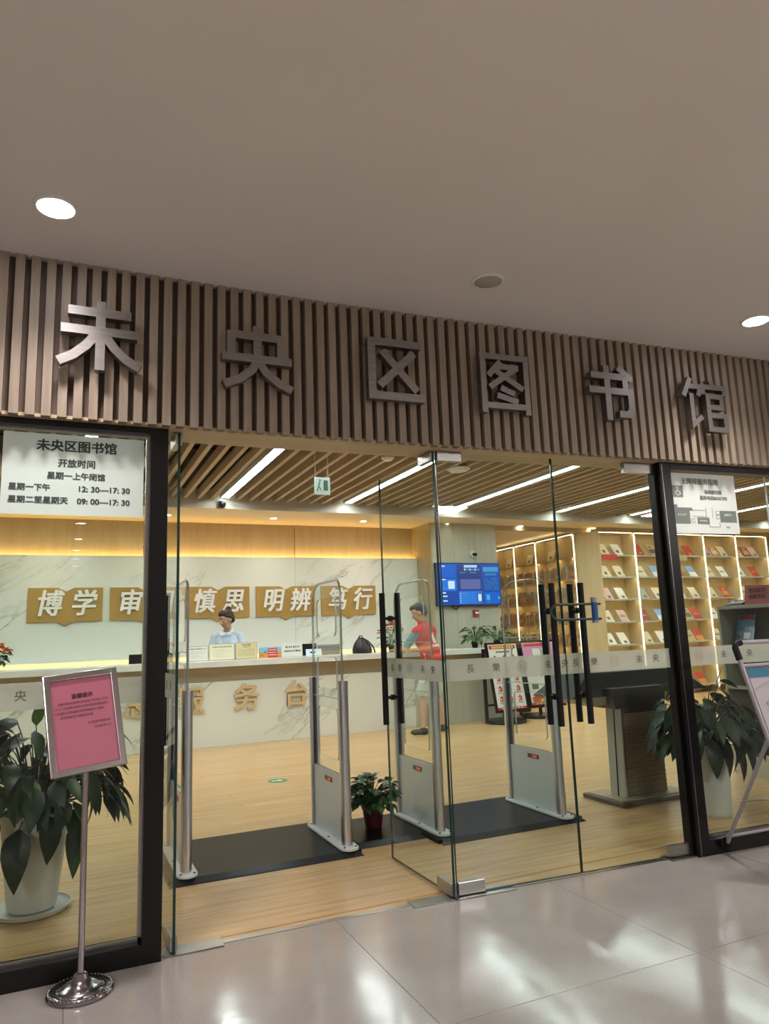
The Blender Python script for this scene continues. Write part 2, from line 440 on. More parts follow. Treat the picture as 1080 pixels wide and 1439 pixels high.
# corridor shell
b = MB()
ring = [(-7, -13), (12, -13), (12, 3.4), (6.2, yh(6.2) + .05)] + [(6.2 - 7.6 * k / 30, yh(6.2 - 7.6 * k / 30) + .05) for k in range(1, 31)] + [(-7, 3.5)]
b.prismz(ring, ZC, ZC + .1)
struct('ceiling', b, ceil_paint)
wall_paint = mat('wall_paint', (0.42, 0.39, 0.36), 0.6)
struct('wall_back', MB().box(-7, 12, -13.1, -13, 0, ZC), wall_paint)
struct('wall_left', MB().box(-7.1, -7, -13, 3.7, 0, ZC), wall_paint)
struct('wall_right', MB().box(12, 12.1, -13, 3.6, 0, ZC), wall_paint)
struct('wall_front', MB().box(-7, -1.2, 3.6, 3.72, 0, ZC), wall_paint)
struct('wall_front', MB().box(6.2, 12, 3.3, 3.42, 0, ZC), wall_paint)

# header: backing, underside, slats
hd = structroot('wall_header', (0, 0, 0))
b = MB(); bt = MB(); N = 50
for k in range(N):
    xa = -1.4 + 7.6 * k / N; xb = -1.4 + 7.6 * (k + 1) / N
    b.hexa([(xa, yh(xa) + .045, ZB + .012), (xb, yh(xb) + .045, ZB + .012), (xb, yh(xb) + .30, ZB + .012), (xa, yh(xa) + .30, ZB + .012)],
           [(xa, yh(xa) + .045, 3.6), (xb, yh(xb) + .045, 3.6), (xb, yh(xb) + .30, 3.6), (xa, yh(xa) + .30, 3.6)])
    bt.hexa([(xa, yh(xa) + .03, ZB - .004), (xb, yh(xb) + .03, ZB - .004), (xb, yh(xb) + .30, ZB - .004), (xa, yh(xa) + .30, ZB - .004)],
            [(xa, yh(xa) + .03, ZB + .012), (xb, yh(xb) + .03, ZB + .012), (xb, yh(xb) + .30, ZB + .012), (xa, yh(xa) + .30, ZB + .012)])
part('backing', b, header_back, hd)
part('soffit_board', bt, tan_trim, hd)
sm = MB().box(-.020, .020, 0, .05, ZB - .004, ZC).mesh('slat', header_wood)
x = -1.38; k = 0
while x < 6.15:
    link('slat', sm, hd, (x, yh(x), 0), (0, 0, tang(x)))
    x += .0675 * math.cos(tang(x)); k += 1

# library ceiling with open slats, fascia, soffit
struct('ceiling', MB().box(-4, 16, 3.8, 10.62, 3.62, 3.72), void_mat)
cl = structroot('ceiling', (0, 0, 0))
LEDX = [-1.70, 0.22, 2.145, 4.08, 6.06, 8.15, 9.86, 11.78, 13.7]
sm = MB().box(-.026, .026, 3.86, 10.58, ZS, ZS + .12).mesh('slat', slat_wood)
P = .192
x = -3.4
while x < 15.4:
    if all(abs(x - q) > .10 for q in LEDX): link('slat', sm, cl, (x, 0, 0))
    x += P
for y in (5.4, 8.2): part('cross_rail', MB().box(-4, 16, y, y + .04, ZS + .12, ZS + .15), void_mat, cl)
sf = structroot('ceiling', (0, 0, 0))
part('soffit', MB().box(-4, 16, 10.60, 15, ZF, ZF + .08), soffit_paint, sf)
part('fascia', MB().box(-4, 16, 10.58, 10.60, ZF, 3.66), fascia_paint, sf)

# marble wall behind the counter, wooden panels above it
wm = structroot('wall_library', (0, 0, 0))
part('marble_slab', MB().box(-4, 1.22, 11.75, 11.85, 0, 2.745), marble(), wm, bev=.002)
part('marble_slab', MB().box(1.223, 3.60, 11.75, 11.85, 0, 2.745), marble(), wm, bev=.002)
part('marble_slab', MB().box(3.603, 5.93, 11.75, 11.85, 0, 2.745), marble(), wm, bev=.002)
for xa, xb in ((-4, 1.16), (1.17, 3.66), (3.67, 6.10)):
    part('wood_panel', MB().box(xa, xb, 11.96, 12.0, 2.60, 3.34), wall_wood, wm, bev=.002)
part('cove_lamp', MB().box(-4, 5.93, 11.865, 11.90, 2.70, 2.725), cove_light, wm)
part('return_panel', MB().box(5.935, 5.96, 11.22, 11.96, 0, 3.34), wall_wood, wm)
# pillar carrying the television
pr = structroot('wall_pillar', (0, 0, 0))
part('core', MB().box(5.96, 7.30, 11.24, 14.5, 0, 3.34), pillar_wood, pr)
for xa, xb in ((5.96, 6.40), (6.403, 6.85), (6.853, 7.30)):
    part('wood_panel', MB().box(xa, xb, 11.22, 11.238, 0, 3.33), pillar_wood, pr, bev=.001)
struct('wall_library', MB().box(-4.1, -4, 3.7, 12, 0, 3.7), wall_paint)
struct('wall_library', MB().box(15.6, 15.7, 3.4, 15, 0, 3.7), wall_wood)
struct('wall_library', MB().box(7.3, 9.35, 14.4, 14.5, 0, 3.34), wall_wood)
struct('wall_library', MB().box(9.6, 15.6, 11.6, 11.7, 0, 3.34), wall_wood)
struct('wall_library', MB().box(5.9, 15.6, 3.55, 3.65, 0, 3.6), wall_paint)
# lintel over alcove, angled wooden panel and wall bookcase soffit
struct('trim_2', MB().box(7.3, 9.6, 11.30, 11.38, 3.25, ZF), wall_wood)
struct('wall_panel', MB().add([(9.30, 11.42, 0), (9.60, 11.08, 0), (9.63, 11.10, 0), (9.33, 11.6, 0), (9.30, 11.42, 3.25), (9.60, 11.08, 3.25), (9.63, 11.10, 3.25), (9.33, 11.6, 3.25)],
       [(0, 1, 5, 4), (1, 2, 6, 5), (2, 3, 7, 6), (3, 0, 4, 7), (0, 3, 2, 1), (4, 5, 6, 7)]), case_wood)
struct('trim_3', MB().box(9.6, 14.6, 11.10, 11.14, 3.245, ZF), wall_wood)

# ------------------------------------------------------------------ shop front: frames, panes, glass doors
def pane(parent, xa, xb, z0, z1, name='pane', th=.010, dy=0):
    ya, yb = yg(xa) + dy, yg(xb) + dy
    L = math.hypot(xb - xa, yb - ya); a = math.atan2(yb - ya, xb - xa)
    mt = Matrix.Rotation(a, 3, 'Z'); c = ((xa + xb) / 2, (ya + yb) / 2, (z0 + z1) / 2)
    p = part(name, MB().obox(c, (L, th, z1 - z0), mt), glass_clear, parent)
    return p, a
def pt(xa, xb, t, off):
    """point at fraction t between two plan x on the glass chord, pushed off along the normal (- = corridor)"""
    ya, yb = yg(xa), yg(xb); a = math.atan2(yb - ya, xb - xa)
    return (xa + (xb - xa) * t - math.sin(a) * off, ya + (yb - ya) * t + math.cos(a) * off), a
def obox_on(mb, xa, xb, t0, t1, off0, off1, z0, z1):
    (p0, a), (p1, _) = pt(xa, xb, t0, (off0 + off1) / 2), pt(xa, xb, t1, (off0 + off1) / 2)
    L = math.hypot(p1[0] - p0[0], p1[1] - p0[1])
    mb.obox(((p0[0] + p1[0]) / 2, (p0[1] + p1[1]) / 2, (z0 + z1) / 2), (L, off1 - off0, z1 - z0), Matrix.Rotation(a, 3, 'Z'))
    return mb
def seal_mark(loc, r, parent, a, m_, name='seal_mark'):
    b = MB()
    for rr in (r, r * .78):
        n = 24
        for k in range(n):
            t0, t1 = 2 * math.pi * k / n, 2 * math.pi * (k + 1) / n
            q = [(rr * math.cos(t0), rr * math.sin(t0)), (rr * math.cos(t1), rr * math.sin(t1)), ((rr - .0016) * math.cos(t1), (rr - .0016) * math.sin(t1)), ((rr - .0016) * math.cos(t0), (rr - .0016) * math.sin(t0))]
            b.quad(*[(p[0], 0, p[1]) for p in q])
    for s in (-.35, .0, .35):
        b.quad((-r * .55, 0, r * s - .001), (r * .55, 0, r * s - .001), (r * .55, 0, r * s + .001), (-r * .55, 0, r * s + .001))
    for s in (-.4, .4):
        b.quad((r * s - .001, 0, -r * .5), (r * s + .001, 0, -r * .5), (r * s + .001, 0, r * .5), (r * s - .001, 0, r * .5))
    off = worldloc(parent)
    return link(name, b.mesh(name, m_), parent, Vector(loc) - off, (0, 0, a))
band_ink = mat('band_ink', (0.16, 0.15, 0.11), 0.7)
band_red = mat('band_red', (0.42, 0.20, 0.12), 0.7)
ZB0, ZB1 = 1.125, 1.245
def band(parent, xa, xb, chars, seal_col=None, off=-.008):
    b = obox_on(MB(), xa, xb, 0, 1, off - .0005, off + .0005, ZB0, ZB1)
    bb = part('frosted_band', b, frost, parent)
    for t, ch in chars:
        (p, a) = pt(xa, xb, t, off - .002)
        if ch == 'O': seal_mark((p[0], p[1], (ZB0 + ZB1) / 2), .036, bb, a, seal_col or band_ink)
        else: text(ch, (p[0], p[1], (ZB0 + ZB1) / 2),   .052, band_ink, bb, extrude=.0003, offset=.0006, rz=a)
    return bb

# window 1: fixed pane left of the entrance in a black frame
w1 = structroot('window_1', (0, 3.69, 0))
part('frame_post', MB().box(.375, .462, 3.615, 3.735, 0, 2.50), black_metal, w1, bev=.003)
part('frame_rail', MB().box(-1.2, .375, 3.615, 3.735, 0, .085), black_metal, w1, bev=.003)
part('frame_rail', MB().box(-1.2, .375, 3.615, 3.735, 2.425, 2.50), black_metal, w1, bev=.003)
part('frame_bead', MB().box(-1.2, .375, 3.655, 3.665, .085, .105).box(.362, .375, 3.655, 3.70, .085, 2.425).box(-1.2, .362, 3.655, 3.665, 2.412, 2.425), steel, w1)
pane(w1, -1.2, .375, .085, 2.425)
band(w1, -1.2, .375, [(.12, '長'), (.24, '樂'), (.38, 'O'), (.55, '未'), (.665, '央')])
# window 2: fixed panes right of the entrance
w2 = structroot('window_2', (4.5, 3.5, 0))
a0 = tang(3.62)
obx = lambda xa, xb, z0, z1, o0=-.065, o1=.055: obox_on(MB(), xa, xb, 0, 1, o0, o1, z0, z1)
part('frame_post', obx(3.575, 3.665, 0, 2.485), black_metal, w2, bev=.003)
part('frame_bead', obx(3.552, 3.575, .0, 2.44, -.03, .03), black_metal, w2, bev=.002)
part('highlight_strip', obx(3.590, 3.594, .0, 2.44, -.068, -.064), steel, w2)  # pale strip stands in for the highlight line down the black post
part('frame_rail', obx(3.665, 6.2, 0, .085), black_metal, w2, bev=.003)
part('frame_rail', obx(3.665, 6.2, 2.41, 2.485), black_metal, w2, bev=.003)
part('frame_bead', obx(3.665, 6.2, .085, .105, -.03, -.02), steel, w2)
pane(w2, 3.665, 4.555, .085, 2.41); pane(w2, 4.56, 6.2, .085, 2.41)
part('joint', obx(4.553, 4.561, .085, 2.41, -.006, .006), acrylic_edge, w2)
band(w2, 3.665, 4.555, [(.135, 'O'), (.37, '未'), (.62, '央')], band_red)
band(w2, 4.56, 6.2, [(.02, '未'), (.1, '央')])

def door_leaf(name, hx, hy, length, ang, handles, chars, label=None, seal=None, bandside=-1):
    """glass leaf hinged at (hx,hy) running along direction ang (radians from +X)"""
    d = structroot(name, (hx, hy, 0)); d.rotation_euler = (0, 0, ang)
    T = .006
    P_ = lambda n, mb, mt, par=d, **k: part(n, mb, mt, par, world=False, **k)
    P_('pane', MB().box(0, length, -T, T, .012, 2.45), glass_clear)
    P_('glass_edge', MB().box(-.001, .002, -T - .0005, T + .0005, .012, 2.45), glass_edge)
    P_('glass_edge', MB().box(length - .002, length + .001, -T - .0005, T + .0005, .012, 2.45), glass_edge)
    P_('glass_edge', MB().box(0, length, -T - .0005, T + .0005, .010, .013), glass_edge)
    P_('patch_fitting', MB().box(.005, .165, -.017, .017, .012, .075), steel, bev=.003)
    P_('patch_fitting', MB().box(.005, .165, -.017, .017, 2.395, 2.455), steel, bev=.003)
    fb = P_('frosted_band', MB().box(0.0, length, bandside * (T + .0015) - .0005, bandside * (T + .0015) + .0005, ZB0, ZB1), frost)
    for t, ch in chars:
        yy = bandside * (T + .0035)
        if ch == 'O':
            o = seal_mark((0, 0, 0), .036, fb, 0, seal or band_ink); o.location = (length * t, yy, (ZB0 + ZB1) / 2)
        else:
            me = text_mesh(ch, .052, .0003, .0006, mats=band_ink); me.transform(Matrix.Rotation(R(90), 4, 'X'))
            o = link('lettering', me, fb, (length * t, yy, (ZB0 + ZB1) / 2), (0, 0, 0 if bandside < 0 else math.pi))
    hxp = length - handles
    h = P_('handle', MB().tube([(hxp, -.055, .835), (hxp, -.055, 1.665)], .019, 16), black_plastic, smooth=50)
    h2 = P_('handle', MB().tube([(hxp, .055, .835), (hxp, .055, 1.665)], .019, 16), black_plastic, smooth=50)
    P_('handle_mount', MB().tube([(hxp, -.055, 1.50), (hxp, .055, 1.50)], .010, 12).tube([(hxp, -.014, 1.50), (hxp, .014, 1.50)], .018, 14), black_plastic, smooth=50)
    P_('handle_mount', MB().tube([(hxp, -.055, 1.0), (hxp, .055, 1.0)], .010, 12).tube([(hxp, -.014, 1.0), (hxp, .014, 1.0)], .018, 14), black_plastic, smooth=50)
    return d
LL = .76
door_leaf('door_1', .520, 3.655, LL, R(92), .11, [(.85, '長'), (.7, '樂'), (.5, 'O'), (.3, '未'), (.15, '央')], bandside=1)
door_leaf('door_2', 1.962, 3.625, LL + .03, R(90), .10, [(.14, '央'), (.30, '未'), (.52, 'O'), (.70, '樂'), (.84, '長')], bandside=1)
A3 = math.atan2(yg(2.775) - yg(1.99), 2.775 - 1.99)
door_leaf('door_3', 1.985, yg(1.985), .792, A3, .095, [(.19, '長'), (.40, '樂'), (.62, 'O'), (.84, '未'), (.99, '央')])
A4 = math.atan2(yg(3.565) - yg(2.785), 3.565 - 2.785)
door_leaf('door_4', 3.562, yg(3.562), .782, A4 + math.pi, .105, [(.155, '央'), (.32, '未'), (.56, 'O'), (.75, '樂'), (.92, '長')], seal=band_red, bandside=1)
# floor plates of the pivots
for (xa, xb, dy, lb) in ((.475, .745, 0.0, 'left open glass door'), (1.72, 1.955, 0.0, 'open middle glass door'), (1.965, 2.32, 0.0, 'closed glass door beside the open one'), (3.38, 3.60, 0.0, 'closed glass door by the right black post')):
    m = (xa + xb) / 2
    o = link('floor_spring_plate', MB().box(-(xb - xa) / 2, (xb - xa) / 2, -.05, .055, 0, .006).mesh('floor_spring_plate', steel), None, (m, yg(m), 0.001), (0, 0, tang(m)))
    tag(o, 'steel floor plate under the ' + lb, 'door plate')
# door stop block / fitting high in the corner beside the right post
o = struct('trim_4', obx(3.33, 3.57, 2.385, 2.45, -.018, .018), steel)

# u-lock through the closed doors' handles
ul = thing('u_lock', 'dark green coated U-shaped bicycle lock with a blue body looped round the closed door handles', 'lock', (2.8, 3.5, 1.5))
yl = yg(2.7) - .085
pts = [(3.00, yl - .01, 1.535)]
for k in range(9):
    a = R(90 + 180 * k / 8); pts.append((2.69 + .05 * math.cos(a), yl, 1.49 + .045 * math.sin(a)))
pts.append((3.00, yl - .01, 1.445))
part('shackle', MB().tube(pts, .0075, 10), mat('lock_green', (.012, .04, .035), .4), ul, smooth=60)
part('lock_body', MB().tube([(2.955, yl - .01, 1.435), (2.955, yl - .01, 1.545)], .019, 14), mat('lock_blue', (.02, .09, .30), .4), ul, smooth=50)
for za, zb in ((1.545, 1.575), (1.42, 1.435)): part('end_cap', MB().tube([(2.955, yl - .01, za), (2.955, yl - .01, zb)], .020, 14), mat('lock_grey', (.35, .35, .42), .4), ul, smooth=50)

# ================================================================== HEADER LETTERS
STROKES = {
 '未': [[(.10, .83), (.88, .83)], [(.02, .56), (.97, .56)], [(.5, 1.0), (.5, 0.0)], [(.45, .52), (.33, .34), (.18, .19), (.0, .08)], [(.55, .52), (.67, .34), (.82, .19), (1.0, .08)]],
 '央': [[(.13, .88), (.13, .47)], [(.13, .83), (.88, .83)], [(.84, .88), (.84, .47)], [(.0, .47), (1.0, .47)], [(.5, 1.0), (.5, .44)], [(.52, .50), (.43, .30), (.26, .14), (.03, .03)], [(.50, .46), (.62, .27), (.80, .12), (1.0, .02)]],
 '区': [[(.0, .94), (1.0, .94)], [(.065, 1.0), (.065, .0)], [(.0, .06), (1.04, .06)], [(.26, .80), (.90, .17)], [(.86, .80), (.20, .22)]],
 '图': [[(.06, 1.0), (.06, -.04)], [(.94, 1.0), (.94, -.04)], [(.0, .94), (1.0, .94)], [(.06, .09), (.94, .09)], [(.42, .86), (.16, .60)], [(.34, .77), (.78, .77)], [(.76, .78), (.18, .40)], [(.30, .70), (.86, .40)], [(.40, .40), (.68, .31)], [(.32, .27), (.74, .17)]],
 '书': [[(.06, .84), (.86, .84)], [(.80, .84), (.80, .58)], [(.0, .56), (.94, .56)], [(.90, .60), (.90, .24), (.83, .13), (.62, .13)], [(.40, 1.04), (.40, 0)], [(.66, 1.02), (.95, .80)]],
 '馆': [[(.22, 1.0), (.03, .64)], [(.17, .84), (.44, .84), (.37, .66)], [(.21, .70), (.21, .10), (.42, .26)], [(.68, 1.02), (.74, .88)], [(.49, .70), (.49, .85), (1.0, .85), (1.0, .70)], [(.59, .72), (.59, -.02)], [(.59, .67), (.91, .67), (.91, .46), (.59, .46)], [(.59, .30), (.97, .30), (.97, .03), (.59, .03)]],
}
def stroke_letter(ch, x0, x1, z0, z1, label, wdt=.125):
    xm = (x0 + x1) / 2; a = tang(xm); W_ = (x1 - x0) / math.cos(a); H = z1 - z0
    root = thing('wall_letter', label, 'sign letter', (xm, yh(xm) - .002, z0), a, 'steel letters on the slatted header')
    wd = wdt if ch not in '图馆' else .10
    b = MB()
    for s in STROKES[ch]:
        P2 = [Vector(((p[0] - .5) * W_, p[1] * H)) for p in s]; hw = wd * H / 2
        L_, R_ = [], []
        for i, p in enumerate(P2):
            if i == 0: t = (P2[1] - p).normalized(); n_ = Vector((-t.y, t.x)); k_ = 1
            elif i == len(P2) - 1: t = (p - P2[i - 1]).normalized(); n_ = Vector((-t.y, t.x)); k_ = 1
            else:
                ta = (p - P2[i - 1]).normalized(); tb = (P2[i + 1] - p).normalized()
                n_ = (Vector((-ta.y, ta.x)) + Vector((-tb.y, tb.x))).normalized(); k_ = 1 / max(.5, n_.dot(Vector((-ta.y, ta.x))))
            L_.append(p + n_ * hw * k_); R_.append(p - n_ * hw * k_)
        j = random.uniform(0, .0012)
        for i in range(len(P2) - 1):
            q = [L_[i], L_[i + 1], R_[i + 1], R_[i]]
            b.prism([(v.x, v.y) for v in q], -.075 - j, -.03)
    part('letter_face', b, letter_steel, root, world=False)
    for fx, fz in ((STROKES[ch][0][0]), (STROKES[ch][1][0])):
        part('mounting_pin', MB().tube([((fx - .5) * W_ * .96, -.03, fz * H), ((fx - .5) * W_ * .96, .004, fz * H)], .006, 8), steel, root, world=False)
    return root
LET = [('未', -.055, .305, 2.675, 3.02, 'brushed steel character with two bars and sweeping legs, first on the slatted header'),
       ('央', .70, 1.065, 2.665, 3.005, 'brushed steel character with a boxed top and splayed legs, second on the slatted header'),
       ('区', 1.50, 1.82, 2.675, 3.03, 'brushed steel character like an X in an open box, third on the slatted header'),
       ('图', 2.195, 2.525, 2.665, 3.02, 'brushed steel character enclosed in a full square, fourth on the slatted header'),
       ('书', 2.955, 3.30, 2.665, 3.01, 'brushed steel character with a bright corner stroke, fifth on the slatted header'),
       ('馆', 3.685, 4.045, 2.65, 3.005, 'brushed steel character of many small bars, last on the slatted header')]
for l in LET: stroke_letter(*l)

# corridor ceiling fittings
def downlight(x, y, z, r, on, name, label, lampmat=None, watts=0, col=(1, .97, .93), group=None, ang=120):
    t = thing(name, label, 'ceiling light' if on else 'ceiling fitting', (x, y, z), 0, group)
    part('trim_ring', MB().lathe([(r * 1.0, 0), (r * 1.18, 0), (r * 1.18, -.006), (r * 1.0, -.010), (r * .96, -.002)], (x, y, z), 24, cap=False), white_paint, t, smooth=40)
    part('diffuser', MB().lathe([(r * .98, -.004), (r * .9, -.009), (r * .4, -.011)], (x, y, z), 24), lampmat or white_paint, t, smooth=40)
    if watts: spot('lamp', (x, y, z - .03), watts, col, ang, 1.0, r * 1.7)
    return t
downlight(-.08, 3.09, ZC, .075, True, 'downlight', 'round lit downlight in the corridor ceiling above the first steel character', lamp_white, L_CORR, (1, .90, .90))
downlight(3.88, 2.88, ZC, .075, True, 'downlight', 'round lit downlight in the corridor ceiling near the last steel character', lamp_white, L_CORR, (1, .92, .90))
downlight(2.02, 3.02, ZC, .075, False, 'speaker_disc', 'unlit beige round cover in the corridor ceiling between the two downlights', mat('beige_disc', (.40, .36, .30), .7))
for i, yv in enumerate((11.76, 13.53, 15.18, 16.69, 18.21)):
    downlight(.2, 7.38 - yv, ZC, .08, True, 'downlight', 'round corridor downlight mirrored in the left pane', lamp_white, L_CORR * .8, (1, .95, .92), group='row of downlights behind the camera')
for i, (px_, py_) in enumerate(((-3.5, -1.5), (-3.5, -7), (4.5, -2.5), (8.5, -2.5), (4.5, -8))):  # added panels out of view, put in to light the corridor
    t = thing('fill_panel', 'square ceiling panel added behind the camera to brighten the corridor', 'ceiling light', (px_, py_, ZC), 0, 'added fill panels behind the camera')
    part('panel_frame', MB().box(px_ - .32, px_ + .32, py_ - .32, py_ + .32, ZC - .012, ZC), white_paint, t)
    part('diffuser', MB().box(px_ - .3, px_ + .3, py_ - .3, py_ + .3, ZC - .014, ZC - .012), lamp_white, t)
    area('fill_lamp', (px_, py_, ZC - .03), .6, .6, L_FILL, (1, .95, .92))

# ================================================================== LIBRARY CEILING LIGHTS
names = ['far left', 'left, over the open left door', 'second', 'third', 'fourth', 'fifth', 'sixth', 'seventh', 'eighth']
order = ['hidden far left', 'hidden left', 'first from the left in view', 'second from the left in view', 'third from the left in view', 'fourth from the left in view', 'fifth from the left in view', 'sixth from the left in view', 'seventh from the left in view']
for x, nm in zip(LEDX, order):
    t = thing('linear_light', 'long white linear light between the ceiling slats, ' + nm, 'ceiling light', (x, 7.2, ZS), 0, 'linear lights in the slat ceiling')
    part('housing', MB().box(x - .065, x + .065, 6.0, 10.46, ZS + .018, ZS + .07).box(x - .065, x - .056, 6.0, 10.46, ZS - .002, ZS + .018).box(x + .056, x + .065, 6.0, 10.46, ZS - .002, ZS + .018), white_paint, t)
    part('diffuser', MB().box(x - .0555, x + .0555, 6.01, 10.45, ZS + .008, ZS + .0175), led_white, t)
for i, x in enumerate((-.24, 1.44, 3.10, 4.68, 6.3, 7.9, 9.6, 11.3, 13)):
    downlight(x, 11.26, ZF, .055, True, 'soffit_downlight', 'small round warm downlight in the cream soffit, number %s counted from the left wall' % ['one', 'two', 'three', 'four', 'five', 'six', 'seven', 'eight', 'nine'][i], lamp_warm, L_DOWN, (1, .86, .66), group='small downlights in the cream soffit')
def ceiling_disc(x, y, r, label, h=.05):
    t = thing('smoke_detector', label, 'smoke detector', (x, y, ZS))
    part('base', MB().lathe([(r, 0), (r, -h * .4), (r * .9, -h * .5)], (x, y, ZS + .005), 24), white_paint, t, smooth=40)
    part('cover', MB().lathe([(r * .8, -h * .5), (r * .75, -h * .8), (r * .5, -h), (r * .2, -h * 1.02)], (x, y, ZS + .005), 24), white_paint, t, smooth=40)
ceiling_disc(4.60, 7.83, .15, 'white round disc on the slat ceiling seen through the closed middle door', .05)
ceiling_disc(3.47, 7.53, .075, 'small white round detector on the slat ceiling left of the open middle door')
ceiling_disc(7.9, 9.9, .09, 'small white round detector on the slat ceiling above the alcove of shelves')
# dome camera on fascia
cm = thing('security_camera', 'small black dome camera on the grey fascia above the counter', 'camera', (2.12, 10.5, 3.40))
part('bracket', MB().lathe([(.05, .0), (.05, .04)], (2.12, 10.52, 3.405), 20), white_paint, cm, smooth=40)
part('dome', MB().ell((2.12, 10.50, 3.385), (.055, .055, .055), 16), black_plastic, cm, smooth=60)
cm = thing('security_camera', 'small white bullet camera high on the pillar above the television', 'camera', (6.77, 11.18, 2.77))
part('base', MB().tube([(6.77, 11.22, 2.77), (6.77, 11.16, 2.77)], .05, 16), white_paint, cm, smooth=40)
part('lens', MB().tube([(6.78, 11.165, 2.765), (6.79, 11.10, 2.755)], .03, 14), black_plastic, cm, smooth=40)
# hanging exit sign
es = thing('exit_sign', 'small hanging white and green exit sign on two thin cords under the slat ceiling', 'sign', (2.30, 6.5, 3.3))
part('sign_box', MB().box(2.20, 2.36, 6.49, 6.51, 2.76, 2.93), mat('sign_glow', (.55, .64, .58), .4, emit=(.7, .95, .85), estr=.10), es, bev=.004)
part('cord', MB().tube([(2.21, 6.5, 2.93), (2.21, 6.5, ZS + .05)], .003, 6), steel, es)
part('cord', MB().tube([(2.34, 6.5, 2.93), (2.34, 6.5, ZS + .05)], .003, 6), steel, es)
b = MB().box(2.20, 2.28, 6.483, 6.489, 2.79, 2.90)
part('pictogram', MB().tube([(2.25, 6.486, 2.885), (2.24, 6.486, 2.84), (2.22, 6.486, 2.79)], .006, 6).tube([(2.24, 6.486, 2.84), (2.27, 6.486, 2.80)], .005, 6).ell((2.255, 6.486, 2.90), (.01, .005, .01), 8).box(2.29, 2.335, 6.484, 6.489, 2.80, 2.90), mat('sign_green', (.16, .34, .26), .5), es)

# ================================================================== GOLD BOARDS
boards = [('博学', -.45, .57, 'open left, fully in view'), ('审问', .67, 1.69, 'second'), ('慎思', 1.79, 2.81, 'third'), ('明辨', 2.92, 3.93, 'fourth'), ('笃行', 4.05, 5.06, 'fifth')]
blab = ['leftmost gold open-book board on the marble wall, left of the black post', 'gold open-book board partly hidden behind the black post', 'gold open-book board behind the woman in the light blue shirt',
        'gold open-book board fourth along the marble wall, above the brochure and monitor', 'rightmost gold open-book board on the marble wall, above the black backpack']
for (s, xa, xb, _), lb in zip(boards, blab):
    xm = (xa + xb) / 2
    t = thing('wall_plaque', lb, 'plaque', (xm, 11.74, 1.75), 0, 'gold open-book boards on the marble wall')
    poly = [(xa, 1.755), (xm - .11, 1.755), (xm, 1.69), (xm + .11, 1.755), (xb, 1.755), (xb, 2.255), (xm + .11, 2.255), (xm, 2.20), (xm - .11, 2.255), (xa, 2.255)]
    part('board', MB().prism(poly, 11.715, 11.75), gold_board, t, bev=.003)
    for ch, fx in zip(s, (.27, .73)):
        text(ch, (xa + (xb - xa) * fx, 11.70, 2.0), .40, white_letter, t, extrude=.008, offset=.010, shear=.18, name='character', sx=.88)

# ================================================================== COUNTER
ct = thing('service_counter', 'long marble-fronted service counter with a pale worktop and a recessed brown band', 'counter', (2, 10.4, 0))
part('front_panel', MB().box(-3.0, 4.95, 10.08, 10.14, .0, .845), marble(), ct, bev=.003)
part('front_panel', MB().box(4.953, 6.75, 10.09, 10.14, .0, .86), pillar_wood, ct, bev=.003, label='olive wooden front panel at the right end')
part('recessed_band', MB().box(-3.0, 6.75, 10.13, 10.17, .84, 1.04), noisy('band_brown', (.40, .34, .24), (.44, .38, .27), 4, .5, (.5, 4, 4)), ct)
part('worktop', MB().box(-3.0, 6.80, 9.95, 10.60, 1.045, 1.125), noisy('counter_top', (.70, .71, .66), (.78, .79, .74), 3, .25), ct, bev=.004)
part('carcass', MB().box(-3.0, 6.70, 10.17, 10.56, .0, 1.04), wall_wood, ct)
for ch, x in zip('总服务台', (.955, 1.615, 2.365, 3.07)):
    o = text(ch, (x, 10.062, .60), .375, gold_letter, None, extrude=.014, offset=.007, name='counter_letter')
    tag(o, {'总': 'gold raised character on the counter front, partly hidden by the black post', '服': 'gold raised character on the counter front beside the first security gate', '务': 'gold raised character on the counter front, second from the right', '台': 'gold raised character on the counter front, rightmost of its row'}[ch], 'sign letter', 'gold letters on the counter front')
# back cabinet with glowing edge
bc = thing('back_cabinet', 'low cabinet against the marble wall with a glowing yellow edge behind the counter', 'cabinet', (2, 11.6, 0))
part('body', MB().box(-3.0, 5.9, 11.45, 11.745, 0.0, 1.08), wall_wood, bc)
part('light_strip', MB().box(-3.0, 5.9, 11.43, 11.45, 1.085, 1.165), cove_face, bc)
part('top', MB().box(-3.0, 5.9, 11.45, 11.745, 1.08, 1.175), white_paint, bc)

